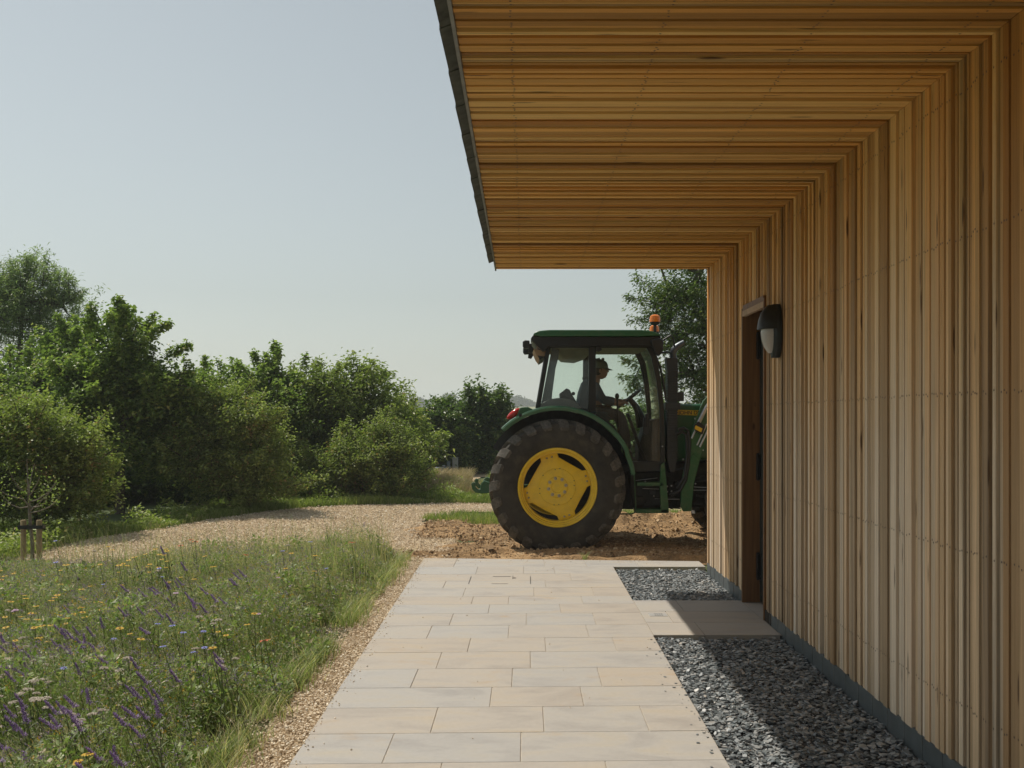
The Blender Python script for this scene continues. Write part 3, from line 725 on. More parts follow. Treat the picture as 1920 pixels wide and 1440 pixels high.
wheel(WX, 12.84, WZ-.01, .836, .47, .487, 23, -1, ph=.05)
wheel(WX, 14.46, WZ-.01, .836, .47, .487, 23, 1)
FX = WX+2.42
wheel(FX, 12.90, .55, .575, .36, .33, 19, -1, rearw=False); wheel(FX, 14.40, .55, .575, .36, .33, 19, 1, rearw=False)
# rear fenders
for s, yc in ((-1, 13.65-.70), (1, 13.65+.70)):
    b = MB(); V = []; N = 40; ro = .985
    ya, yb = 13.65+s*.97, 13.65+s*.42
    for i in range(N+1):
        a = R(134-(134-9)*i/N); rr = ro-(.02 if i > 34 else 0)
        for (y_, r_) in ((ya, rr-.055), (ya+s*.012, rr-.02), (ya, rr), (yb, rr+.012), (yb, rr-.02), (ya-s*.02, rr-.03)):
            V.append((WX+r_*math.cos(a), y_, WZ+r_*math.sin(a)))
    Fs = [(i*6+k, i*6+(k+1) % 6, (i+1)*6+(k+1) % 6, (i+1)*6+k) for i in range(N) for k in range(6)]+[(0, 1, 2, 3, 4, 5), tuple(N*6+k for k in range(6))[::-1]]
    b.add(V, Fs); fd = b.build('fender', M['green'], tr, ang=40)
    # dark inner wing closing the arch against the cab
    b = MB(); b.prism([(WX+.93*math.cos(R(a)), WZ+.93*math.sin(R(a))) for a in range(150, 5, -8)]+[(WX+.45, WZ-.1), (WX-.3, WZ+.1)], yb, yb+s*.02)
    b.build('inner_wing', M['chassis'], fd, smooth=False)
    if s < 0: b = MB(); b.ball((X_(983, 12.86), 12.80, Z_(773, 12.86)), .0); 
    px, py = (963, 776) 
    c = (X_(px, 12.86), 13.65+s*.80, Z_(py, 12.86)); b = MB(); b.ball((0, 0, 0), (.105, .05, .042), 16, 10)
    rt = Matrix.Rotation(R(-38), 4, 'Y'); b.v = [tuple(rt @ Vector(v)+Vector(c)) for v in b.v]; b.build('tail_light', M['redlens'], tr)
    b = MB(); b.prism(P2([(966, 785), (975, 764), (990, 763), (1000, 768), (985, 782)], 12.86), min(13.65+s*.84, 13.65+s*.74), max(13.65+s*.84, 13.65+s*.74)); b.build('light_bracket', M['green'], tr, bevel=.01)
    if s < 0:
        b = MB(); b.lathe([(0, .022), (-.008, .022), (-.01, 0)], (X_(975.5, 12.67), 12.675, Z_(778.5, 12.67)), 'y', 14); b.build('marker_lamp', M['cab_black'], tr)
Dn, Df = 12.95, 14.35
# roof
def rounded(poly, y0, y1, name, m, bev, par):
    b = MB(); b.prism(poly, y0, y1); return b.build(name, m, par, bevel=bev)
roof = rounded(P2([(999, 629), (1003, 624), (1012, 621), (1030, 619.5), (1200, 619.5), (1222, 622), (1236, 627), (1240, 630), (1200, 631.5), (1012, 631.5)], Dn), 12.86, 14.44, 'cab_roof', M['green'], .012, tr)
rounded(P2([(995, 636), (999, 629.5), (1012, 632), (1200, 632), (1238, 631), (1234, 643), (1224, 649), (1030, 650), (1024, 656), (1018, 660), (1006, 648)], Dn), 12.88, 14.42, 'roof_underside', M['cab_black'], .008, roof)
rounded(P2([(1035, 650.5), (1215, 650.5), (1215, 652), (1035, 652)], Dn), 13.02, 14.28, 'headliner', M['lining'], 0, roof)
rounded(P2([(1044, 652), (1103, 652), (1103, 668), (1080, 676), (1055, 674), (1044, 664)], 13.5), 13.3, 14.2, 'air_duct', M['lining'], .02, roof)
for s in (-1, 1):
    yy = 13.65+s*.62
    b = MB(); b.prism(P2([(980, 640), (984, 637.5), (993, 638), (994, 652), (983, 653), (980, 649)], Dn), yy-.05, yy+.05); b.prism(P2([(992, 645), (1000, 640), (1004, 650), (997, 662), (990, 660)], Dn), yy-.02, yy+.02)
    b.build('work_light', M['cab_black'], tr, bevel=.008)
    b = MB(); b.prism(P2([(997, 641), (1003, 640), (1006, 652), (1003, 655), (997, 648)], Dn), yy-.045, yy+.045); b.build('lamp_glass', M['lining'], tr, bevel=.004)
b = MB(); b.prism(P2([(1000, 652), (1008, 655), (1024, 657), (1021, 668), (1012, 673.5), (1006, 666)], Dn), 13.0, 14.3); b.build('rear_duct', M['tan'], tr, bevel=.006)
b = MB(); b.prism(P2([(1008, 666), (1021, 668.5), (1012, 674)], Dn), 12.99, 14.31); b.build('duct_edge', M['cab_black'], tr, smooth=False)
# pillars both sides
cabf = MB()
PIL = [[(1104.5, 645), (1117, 645), (1117.5, 772), (1103.5, 772)],
       [(1210, 646), (1225, 646), (1232, 672), (1240, 715), (1245, 765), (1247, 820), (1247, 882), (1239, 882), (1239, 820), (1236.5, 765), (1231, 715), (1222, 672)],
       [(1025, 648), (1033, 648), (1013, 764), (1005, 766)],
       [(1118, 775), (1150, 797), (1170, 828), (1187, 878), (1182, 882), (1163, 832), (1143, 802), (1115, 781)],
       [(1183, 865), (1241, 865), (1241, 884), (1186, 884)],
       [(1028, 646), (1214, 646), (1214, 652), (1028, 652)]]
for s in (0, 1):
    for pl_ in PIL:
        p = P2(pl_, Dn); y0 = Dn if s == 0 else Df-.06
        cabf.prism(p, y0, y0+.06)
for px in (1110, 1216, 1030): cabf.box(X_(px, Dn)-.02, X_(px, Dn)+.02, Dn+.058, Df-.058, Z_(651.5, Dn), Z_(649, Dn))
cf = cabf.build('cab_frame', M['cab_black'], tr, bevel=.006)
b = MB(); b.prism(P2([(1035, 652), (1049, 654), (1047, 672), (1042, 690), (1036, 735), (1034, 757), (1016, 763), (1014, 762)], Dn), 13.015, 13.07); b.build('rear_corner_panel', M['blueglass'], tr, bevel=.004)
b = MB(); b.prism(P2([(1006, 764), (1014, 757), (1030, 748), (1048, 746), (1070, 748.5), (1083, 755), (1090, 766), (1050, 766)], Dn), 12.99, 13.35); b.build('wing_console', M['grey_plastic'], tr, bevel=.008)
b = MB(); b.prism(P2([(1118, 648), (1126, 650), (1128, 657), (1122, 660), (1117, 658)], Dn), 12.90, 12.95); b.build('door_hinge', M['black'], tr, bevel=.004)
# glass panes, thin slabs
def pane(poly, y, name='side_window'):
    b = MB(); b.prism(P2(poly, Dn), y, y+.005); return b.build(name, M['glass'], tr, smooth=False)
for y in (Dn+.028, Df-.033):
    pane([(1032, 652), (1104, 652), (1104, 766), (1013, 764)], y)
    pane([(1117, 652), (1213, 652), (1223, 672), (1231, 715), (1237, 765), (1239, 820), (1239, 866), (1184, 866), (1164, 832), (1144, 802), (1117, 780)], y, 'door_window')
M['screen'] = glass('windscreen_glass', (.86, .92, .89), .005); [setattr(n_.inputs[0], 'default_value', 1.06) for n_ in M['screen'].node_tree.nodes if n_.type == 'FRESNEL']
def crosspane(pts, name):
    b = MB(); q = P2(pts, Dn); V = [(x, Dn+.06, z) for x, z in q]+[(x, Df-.06, z) for x, z in q]; n = len(q)
    b.add(V, [(i, i+1, n+i+1, n+i) for i in range(n-1)]); return b.build(name, M['screen'], tr)
crosspane([(1218, 650), (1228, 672), (1236, 715), (1241, 765), (1243, 820), (1243, 866)], 'windscreen')
crosspane([(1029, 652), (1009, 764)], 'rear_window')
b = MB(); b.prism(P2([(1206, 783), (1217, 783), (1217, 812), (1211, 815), (1205, 810)], Dn), 12.915, 12.96)
b.prism(P2([(1209, 776), (1214, 776), (1214, 800), (1209, 800)], Dn), 12.90, 12.93); b.build('door_handle', M['black'], tr, bevel=.006)
# cab floor, cowl, transmission
b = MB(); b.prism(P2([(1120, 872), (1241, 868), (1241, 884), (1120, 884)], Dn), 13.01, 14.29); b.prism(P2([(1196, 840), (1210, 790), (1232, 785), (1236, 868), (1196, 868)], 13.5), 13.42, 13.88)
b.build('cab_floor', M['chassis'], tr, bevel=.01)
b = MB(); b.prism(P2([(1010, 775), (1100, 775), (1165, 830), (1165, 880), (990, 880)], 13.3), 13.28, 14.02); b.build('cab_base', M['chassis'], tr, bevel=.02)
b = MB(); b.prism(P2([(950, 880), (1340, 865), (1340, 950), (1180, 955), (1000, 945)], 13.4), 13.38, 13.92); b.prism(P2([(1180, 885), (1245, 885), (1245, 950), (1185, 950)], 13.1), 13.1, 14.2)
b.box(WX-.09, WX+.09, 13.0, 14.3, WZ-.09, WZ+.09); b.box(FX-.07, FX+.07, 13.05, 14.25, .48, .62)
tm = b.build('transmission', M['chassis'], tr, bevel=.02)
r_ = random.Random(3)
for k in range(34):
    b = MB()
    x0 = r_.uniform(1188, 1318); y0 = r_.uniform(880, 952); D = r_.uniform(12.99, 13.08)
    if k % 2: b.tube([W(x0, y0, D), W(x0+r_.uniform(20, 55), y0+r_.uniform(-8, 8), D)], .008+r_.random()*.008, 6)
    else: b.box(X_(x0, D), X_(x0+r_.uniform(5, 14), D), D, D+.08, Z_(y0+r_.uniform(3, 10), D), Z_(y0, D))
    b.build('pipe' if k % 2 else 'fitting', M['chassis'] if k % 3 else M['snorkel'], tm, bevel=.002)
for (x0, y0, x1, y1) in ((1192, 901, 1233, 896), (1205, 916, 1236, 917), (1252, 936, 1274, 936), (1300, 913, 1325, 914), (1300, 919, 1325, 919), (1228, 935, 1250, 936)): b = MB(); b.tube([W(x0, y0, 12.97), W(x1, y1, 12.97)], .004, 6); b.build('rod', M['steel'], tm)
for (x0, y0) in ((1242, 837), (1281, 861), (1251, 912), (1259, 911), (1251, 922), (1259, 921), (1210, 903), (1226, 930), (1304, 907), (1318, 844), (1303, 785)): b = MB(); b.ball(W(x0, y0, 12.94), .011, 8, 6); b.build('bolt_head', M['steel'], tm)
# steps
b = MB(); b.prism(P2([(1239, 872), (1245, 867), (1249, 900), (1254, 961), (1239, 961), (1237, 905)], 12.88), 12.86, 12.92); b.prism(P2([(1194, 904.5), (1244, 904.5), (1244, 911), (1194, 911)], 12.88), 12.86, 13.12)
b.prism(P2([(1190, 955), (1252, 955), (1252, 962), (1192, 962)], 12.88), 12.86, 13.12); b.build('cab_steps', M['green_dirty'], tr, bevel=.003)
b = MB(); b.tube([W(1187, 872, 12.9), W(1190, 905, 12.9), W(1192, 950, 12.9), W(1190, 961, 12.9), W(1184, 963.5, 12.9), W(1155, 963.5, 12.95)], .009, 8); b.build('step_rail', M['green_dirty'], tr)
# intake stack and exhaust
b = MB(); b.prism(P2([(1249, 671), (1271, 671), (1271, 700), (1269, 860), (1266, 885), (1256, 885), (1251, 860), (1252, 700)], 12.98), 12.98, 13.16)
y = 690
while y < 862: b.prism(P2([(1250.5, y), (1271.5, y), (1271.5, y+2), (1250.5, y+2)], 12.98), 12.974, 13.165); y += 4.6
b.prism(P2([(1248, 755), (1276, 755), (1276, 768), (1248, 768)], 12.96), 12.965, 13.17); b.prism(P2([(1271, 735), (1283, 735), (1283, 752), (1271, 752)], 12.98), 13.0, 13.14)
b.build('air_intake', M['snorkel'], tr, bevel=.003)
b = MB(); b.tube([W(1263, 672, 13.1), W(1262, 663, 13.1), W(1264, 656, 13.1), W(1270, 650, 13.1), W(1277, 646, 13.1), W(1283, 643, 13.1)], [.045, .045, .045, .044, .043, .042], 14); b.build('exhaust_pipe', M['exhaust'], tr)
b = MB(); b.tube([W(1230, 668, 12.98), W(1238, 690, 12.98), W(1243, 715, 12.98), W(1249, 750, 12.98)], .014, 8); b.tube([W(1240, 640, 12.95), W(1258, 628.5, 12.95), W(1262, 632, 12.95), W(1265, 651, 12.95)], .011, 8); b.tube([W(1238, 662, 12.98), W(1250, 660, 12.98), W(1258, 662, 13.05)], .012, 8)
b.build('grab_rail', M['cab_black'], tr)
b = MB(); b.prism(P2([(1219, 638), (1236, 634), (1243, 640), (1243, 655), (1236, 668), (1229, 664), (1222, 650)], 12.9), 12.84, 12.96); b.build('front_work_light', M['black'], tr, bevel=.012)
for px, py, D in ((1228, 597, 12.95), (1227, 616, 14.36)):
    k = 12.95/D; c = W(px, py, D); x, y, z = c; b = MB()
    b.lathe([(-.085, .03), (-.07, .055), (-.045, .066), (-.04, .066)], (x, y, z), 'z', 20); b.tube([(x, y, z-.30), (x, y, z-.08)], .020, 10); b.box(x-.03, x+.03, y-.03, y+.03, z-.30, z-.24)
    bb = b.build('beacon', M['black'], tr)
    b = MB(); b.lathe([(-.045, .067), (.0, .066), (.03, .058), (.045, .035), (.05, 0)], (x, y, z), 'z', 24); b.build('beacon_lens', M['amber'], bb)
b = MB(); b.tube([W(1202, 634, 12.9), W(1202, 578, 12.9)], [.004, .002], 5); b.build('antenna', M['black'], tr)
# bonnet
Dh = 13.25
b = MB(); b.prism(P2([(1245, 758), (1330, 757), (1420, 763), (1470, 775), (1490, 800), (1490, 862), (1245, 862)], Dh), Dh, 14.05); bn = b.build('bonnet', M['green'], tr, bevel=.03)
b = MB(); b.prism(P2([(1262, 768), (1420, 773), (1420, 783), (1262, 777.5)], Dh), Dh-.004, Dh+.01); b.build('bonnet_stripe', M['label_y'], bn, smooth=False)
b = MB(); b.prism(P2([(1330, 800), (1480, 805), (1480, 855), (1330, 855)], Dh), Dh-.004, Dh+.01); b.build('bonnet_grille', M['chassis'], bn, smooth=False)
fc = bpy.data.curves.new('lettering', 'FONT'); fc.body = 'JOHN DEERE'; fc.size = .066; fc.extrude = .001; fc.offset = .0008
to = bpy.data.objects.new('lettering_curve', fc); C.objects.link(to); dg = bpy.context.evaluated_depsgraph_get()
me = bpy.data.meshes.new_from_object(to.evaluated_get(dg)); bpy.data.objects.remove(to)
me.transform(Matrix.Translation(Vector(W(1272, 777.0, Dh))-Vector((0, .0065, 0))-rootloc(bn)) @ Matrix.Rotation(R(90), 4, 'X') @ Matrix.Scale(1.02, 4, (1, 0, 0)))
me.materials.clear(); me.materials.append(M['black']); link('bonnet_lettering', me, bn)
# front loader
for s in (-1, 1):
    ya = 13.65+s*.66; y0, y1 = min(ya, ya+s*.07), max(ya, ya+s*.07)
    b = MB(); b.prism(P2([(1281, 959), (1276, 950), (1277, 905), (1285, 868), (1300, 850), (1312, 862), (1301, 905), (1296, 958)], Dn), y0, y1); b.build('loader_post', M['green_dirty'], tr, bevel=.006)
    dx_ = 0 if s < 0 else 34
    b = MB(); b.prism(P2([(x+dx_, y) for x, y in [(1290, 862), (1292, 830), (1302, 792), (1318, 752), (1332, 736), (1360, 730), (1500, 780), (1560, 900), (1545, 908), (1485, 800), (1360, 760), (1338, 790), (1316, 850), (1306, 880)]], Dn), y0+.012, y1-.012); b.build('loader_arm', M['green_dirty'], tr, bevel=.006)
    if s < 0:
        D = 12.92
        b = MB(); b.tube([W(1297, 822, D), W(1310, 792, D)], .013, 10); b.tube([W(1310, 792, D), W(1322, 768, D), W(1345, 735, D)], .028, 12); b.tube([W(1307, 835, D), W(1325, 795, D)], .010, 8); b.tube([W(1312, 838, D), W(1328, 805, D)], .013, 8); b.build('hydraulic_ram', M['steel'], tr)
        b = MB(); b.prism(P2([(1301, 797), (1309, 790), (1321, 800), (1316, 815), (1303, 808)], D), D-.05, D+.03); b.build('valve_block', M['black'], tr, bevel=.005)
        b = MB(); b.prism(P2([(1304.5, 797.5), (1317, 803.5), (1314.5, 810.5), (1302, 804)], D-.05), D-.0545, D-.049); b.build('warning_label', M['label_y'], tr, smooth=False)
b = MB(); b.prism([(X_(1545, Dn), .15), (X_(1620, Dn), .05), (X_(1625, Dn), .09), (X_(1560, Dn), .22), (X_(1560, Dn), .62), (X_(1590, Dn), .72), (X_(1585, Dn), .75), (X_(1540, Dn), .64)], 12.75, 14.55); b.build('bucket', M['chassis'], tr, bevel=.005)
b = MB()
for pts in ([(1272, 806), (1282, 803), (1290, 808), (1293, 830), (1291, 870), (1286, 900), (1275, 920), (1258, 928)], [(1268, 815), (1279, 809), (1287, 815), (1289, 850), (1284, 893), (1270, 915)]):
    b.tube([W(x, y, 12.93) for x, y in pts], .021, 10)
b.build('hydraulic_hose', M['black'], tr)
# linkage at the back
for s in (-1, 1):
    yy = 13.65+s*.40
    b = MB(); b.prism(P2([(884, 907), (887, 903), (892, 905), (892, 912), (896, 917), (901, 916), (902, 906), (908, 900), (918, 904), (960, 910), (1020, 905), (1020, 918), (960, 922), (925, 923), (905, 925), (892, 923), (886, 917)], 13.3), yy-.03, yy+.03)
    b.build('lift_arm', M['green_dirty'], tr, bevel=.008)
# cab interior
seat = MB(); seat.prism(P2([(1083, 772), (1082, 752), (1085, 735), (1091, 718), (1096, 712), (1104, 713), (1105, 735), (1104, 775)], 13.6), 13.42, 13.88); seat.prism(P2([(1090, 772), (1140, 772), (1146, 782), (1140, 790), (1090, 790)], 13.6), 13.40, 13.90)
sb = seat.build('driver_seat', M['seat'], tr, bevel=.02)
b = MB(); b.tube([W(1092, 709, 13.6), W(1106, 711, 13.6)], .018, 8); b.build('seat_rail', M['black'], sb)
b = MB(); b.prism(P2([(1051, 766), (1049, 738), (1056, 733), (1062, 728), (1068, 731), (1073, 741), (1080, 752), (1084, 766)], 13.95), 13.9, 14.1); b.ball(W(1075, 738, 14.0), .025, 10, 8); b.build('armrest_console', M['cab_black'], tr, bevel=.008)
swc = Vector(W(1180, 747, 13.62)); ax = Vector((-.62, 0, .785)).normalized()
b = MB(); u = Vector((0, 1, 0)); v = ax.cross(u)
b.tube([swc+(u*math.cos(t)+v*math.sin(t))*.19 for t in np.linspace(0, 2*PI, 33)], .016, 8, False)
for t in (R(90), R(210), R(330)): b.tube([swc-ax*.02, swc+(u*math.cos(t)+v*math.sin(t))*.19], .011, 6)
b.ball(swc-ax*.02, .035, 10, 8); stw = b.build('steering_wheel', M['black'], tr)
b = MB(); b.tube([swc-ax*.03, swc-ax*.16, W(1198, 775, 13.62), W(1205, 800, 13.62)], [.035, .045, .055, .08], 10); b.build('steering_column', M['black'], stw)
b = MB()
for pts, r in (([(1157, 742), (1158, 770), (1160, 830)], .012), ([(1176, 775), (1186, 800), (1200, 842), (1212, 866)], .022), ([(1192, 762), (1196, 775), (1200, 790)], .016)): b.tube([W(x, y, 13.35) for x, y in pts], r, 8)
b.ball(W(1157, 743, 13.35), (.028, .028, .04), 10, 8); b.build('control_lever', M['black'], tr)

# ------------------------------------------------------------------ driver
def skinned(name, pts, edges, mat, parent, root=0, sub=2):
    me = bpy.data.meshes.new(name); o0 = rootloc(parent)
    me.from_pydata([tuple(Vector(p[:3])-o0) for p in pts], edges, []); me.materials.append(mat)
    o = link(name, me, parent); m = o.modifiers.new('skin', 'SKIN'); m.use_smooth_shade = True
    for i, p in enumerate(pts):
        r = p[3]; o.data.skin_vertices[0].data[i].radius = (r, r) if not hasattr(r, '__len__') else r
        o.data.skin_vertices[0].data[i].use_root = (i == root)
    s = o.modifiers.new('sub', 'SUBSURF'); s.levels = sub; s.render_levels = sub
    return o
Dp = 13.62
pr = thing('person', 'driver in a peaked cap and dark blue shirt sitting at the tractor steering wheel', 'person', W(1112, 775, Dp))
def w3(px, py, dy, r): x, y, z = W(px, py, Dp); return (x, y+dy, z, r)
pts = [w3(1113, 768, 0, (.15, .13)), w3(1112, 750, 0, (.14, .11)), w3(1111, 735, 0, (.16, .11)), w3(1113, 723, 0, (.13, .09)), w3(1117, 714, 0, .058), w3(1121, 706, 0, .056)]
E = [(0, 1), (1, 2), (2, 3), (3, 4), (4, 5)]
for s in (-1, 1):
    n0 = len(pts)
    tx, ty = (1165, 758) if s < 0 else (1172, 752)
    pts += [w3(1113, 726, s*.17, .06), w3(1128, 751 if s < 0 else 748, s*.23, .047), w3(tx-14, ty-1, s*.20, .034), w3(tx-5, ty-1, s*.18, .026), w3(tx+2, ty-1.5, s*.175, (.038, .018))]
    E += [(2, n0), (n0, n0+1), (n0+1, n0+2), (n0+2, n0+3), (n0+3, n0+4)]
    for q in range(4):     # fingers curled over the rim
        m0 = len(pts); dy = s*.175+(q-1.5)*.018; L = (1, 1.12, 1.05, .85)[q]
        pts += [w3(tx+6*L, ty-4, dy, .0095), w3(tx+9*L, ty-2, dy, .0085), w3(tx+8.5*L, ty+1.5, dy, .0075)]; E += [(n0+4, m0), (m0, m0+1), (m0+1, m0+2)]
    m0 = len(pts); pts += [w3(tx+1, ty+3, s*.135, .011), w3(tx+5, ty+4, s*.14, .009)]; E += [(n0+3, m0), (m0, m0+1)]
    n1 = len(pts); pts += [w3(1120, 776, s*.10, .095), w3(1150, 776, s*.16, .072), w3(1163, 780, s*.17, .062), w3(1170, 812, s*.16, .050), w3(1176, 850, s*.15, .036), w3(1181, 862, s*.15, .036), w3(1195, 866, s*.16, .028)]
    E += [(0, n1)]+[(n1+k, n1+k+1) for k in range(6)]
body = skinned('body', pts, E, M['skin'], pr)
# head: shaped ball with nose, chin, brow
hc = Vector(W(1125.5, 694, Dp)); b = MB(); b.ball((0, 0, 0), 1, 28, 20); V = []
for x, y, z in b.v:
    p = Vector((x*.094, y*.074, z*.118))
    if z < -.1 and x > -.2: p.x += .012*(-z)
    if z < -.2: p.y *= 1-.30*(-z-.2); 
    if z < -.3 and x < 0: p.x *= 1-.45*(-z-.3)
    d = math.exp(-(y/.22)**2)
    if x > .5: p.x += .024*d*math.exp(-((z+.12)/.14)**2) + .006*d*math.exp(-((z+.45)/.06)**2)+.005*d*math.exp(-((z+.56)/.06)**2) + .010*d*math.exp(-((z+.85)/.15)**2) - .010*math.exp(-((abs(y)-.35)/.15)**2-((z-.05)/.12)**2) + .006*math.exp(-((z-.25)/.1)**2)
    V.append(tuple(p+hc))
b.v = V
for s in (-1, 1): b.ball((hc.x-.006, hc.y+s*.074, hc.z-.012), (.018, .009, .030), 10, 8)
# the head joins the body mesh, so that the body stays one piece
hm = MB(); hm.v, hm.f, hm.a, hm.m = b.v, b.f, b.a, b.m
dg = bpy.context.evaluated_depsgraph_get(); bm_ = bpy.data.meshes.new_from_object(body.evaluated_get(dg))
o0 = rootloc(body); off = len(bm_.vertices); vv = [tuple(v.co+o0) for v in bm_.vertices]; ff = [tuple(p.vertices) for p in bm_.polygons]
allb = MB(); allb.add(vv, ff); allb.add(hm.v, hm.f); bpy.data.objects.remove(body)
body = allb.build('body', M['skin'], pr, ang=80)
b = MB()
for s in (-1, 1): b.ball((hc.x+.078, hc.y+s*.028, hc.z+.004), .010, 8, 6)
b.build('eye', M['hair'], pr)
b = MB(); b.ball((hc.x-.012, hc.y, hc.z+.012), (.092, .079, .105), 20, 14)
b.f, b.a, b.m = zip(*[(f, a, m) for f, a, m in zip(b.f, b.a, b.m) if sum(b.v[i][0] for i in f)/len(f) < hc.x+.01 and sum(b.v[i][2] for i in f)/len(f) > hc.z-.075]); b.build('hair', M['hair'], pr)
b = MB(); N = 24; V = []
for i, (zz, k) in enumerate(((.020, 1.0), (.05, 1.03), (.09, .98), (.12, .82), (.142, .5), (.15, .02))):
    for j in range(N): t = 2*PI*j/N; V.append((hc.x-.004+.104*k*math.cos(t), hc.y+.086*k*math.sin(t), hc.z+zz+.012*math.cos(t)*(-1)))
b.add(V, [(i*N+j, i*N+(j+1) % N, (i+1)*N+(j+1) % N, (i+1)*N+j) for i in range(5) for j in range(N)])
V = []
for i in range(6):
    for j in range(9):
        t = R(-62+124*j/8); rr = .095+.075*math.cos(t)*i/5; V.append((hc.x-.002+rr*math.cos(t)*1.02, hc.y+rr*.84*math.sin(t)/(.8+.2), hc.z+.030-.030*i/5-.008*(1-math.cos(t))))
b.add(V, [(i*9+j, i*9+j+1, (i+1)*9+j+1, (i+1)*9+j) for i in range(5) for j in range(8)]); b.ball((hc.x+.035, hc.y, hc.z+.142), (.022, .03, .02), 10, 6)
b.build('cap', M['cap'], pr, ang=80)
sp = [w3(1113, 770, 0, (.165, .145)), w3(1112, 750, 0, (.155, .125)), w3(1111, 735, 0, (.175, .125)), w3(1113, 724, 0, (.14, .10)), w3(1116, 717, 0, .066)]; SE = [(0, 1), (1, 2), (2, 3), (3, 4)]
for s in (-1, 1):
    n0 = len(sp); tx, ty = (1165, 758) if s < 0 else (1172, 752)
    sp += [w3(1113, 726, s*.17, .075), w3(1128, 751 if s < 0 else 748, s*.23, .062), w3(tx-14, ty-1, s*.20, .046)]; SE += [(2, n0), (n0, n0+1), (n0+1, n0+2)]
skinned('shirt', sp, SE, M['shirt'], pr)
tp = [w3(1114, 772, 0, (.16, .14))]; TE = []
for s in (-1, 1):
    n0 = len(tp); tp += [w3(1120, 777, s*.10, .108), w3(1150, 776, s*.16, .084), w3(1163, 781, s*.17, .074), w3(1170, 812, s*.16, .063), w3(1175, 845, s*.15, .055)]; TE += [(0, n0)]+[(n0+k, n0+k+1) for k in range(4)]
skinned('trousers', tp, TE, M['trousers'], pr)
for s in (-1, 1): skinned('boot', [w3(1175, 843, s*.15, .055), w3(1178, 862, s*.15, .055), w3(1188, 865, s*.155, .045), w3(1199, 867, s*.16, .036)], [(0, 1), (1, 2), (2, 3)], M['boot'], pr)

# ------------------------------------------------------------------ foliage
def leaf_quads(Pc, U, L, Wd, droop=0.0, up=None):
    """leaf rhombs: base Pc, direction U (unit), length L, width Wd -> V(n*4,3)"""
    n = len(Pc); r = RNG.normal(0, 1, (n, 3)); r[:, 2] += .0
    if up is not None:
        r = r*up+np.array([-.25, .15, 1.0]); U = U-r*(np.sum(U*r, 1)/np.sum(r*r, 1))[:, None]*.8; U = U/(np.linalg.norm(U, axis=1, keepdims=True)+1e-9)
    side = np.cross(U, r); side /= np.linalg.norm(side, axis=1, keepdims=True)+1e-9
    nr = np.cross(side, U)
    L = L[:, None]; Wd = Wd[:, None]; tip = U*L; tip[:, 2] -= droop*L[:, 0]
    mid = U*L*.45
    V = np.stack([Pc, Pc+mid+side*Wd*.5+nr*Wd*.12, Pc+tip, Pc+mid-side*Wd*.5+nr*Wd*.12], 1)
    return V.reshape(-1, 3)
def unit(v): return v/(np.linalg.norm(v, axis=-1, keepdims=True)+1e-9)
KIND = {'maple': dict(L=.085, W=.068, mat='leaf_maple', sig=.115, odd=.06, up=.35), 'haw': dict(L=.060, W=.040, mat='leaf_haw', sig=.10, odd=.05, up=.5),
        'willow': dict(L=.11, W=.020, mat='leaf_willow', sig=.13, odd=.08, up=.5), 'walnut': dict(L=.12, W=.050, mat='leaf_walnut', sig=.16, odd=.05, up=-.1),
        'dark': dict(L=.095, W=.07, mat='leaf_dark', sig=.16, odd=.05, up=.2), 'big': dict(L=.085, W=.045, mat='leaf_dark', sig=.17, odd=.10, up=.1)}
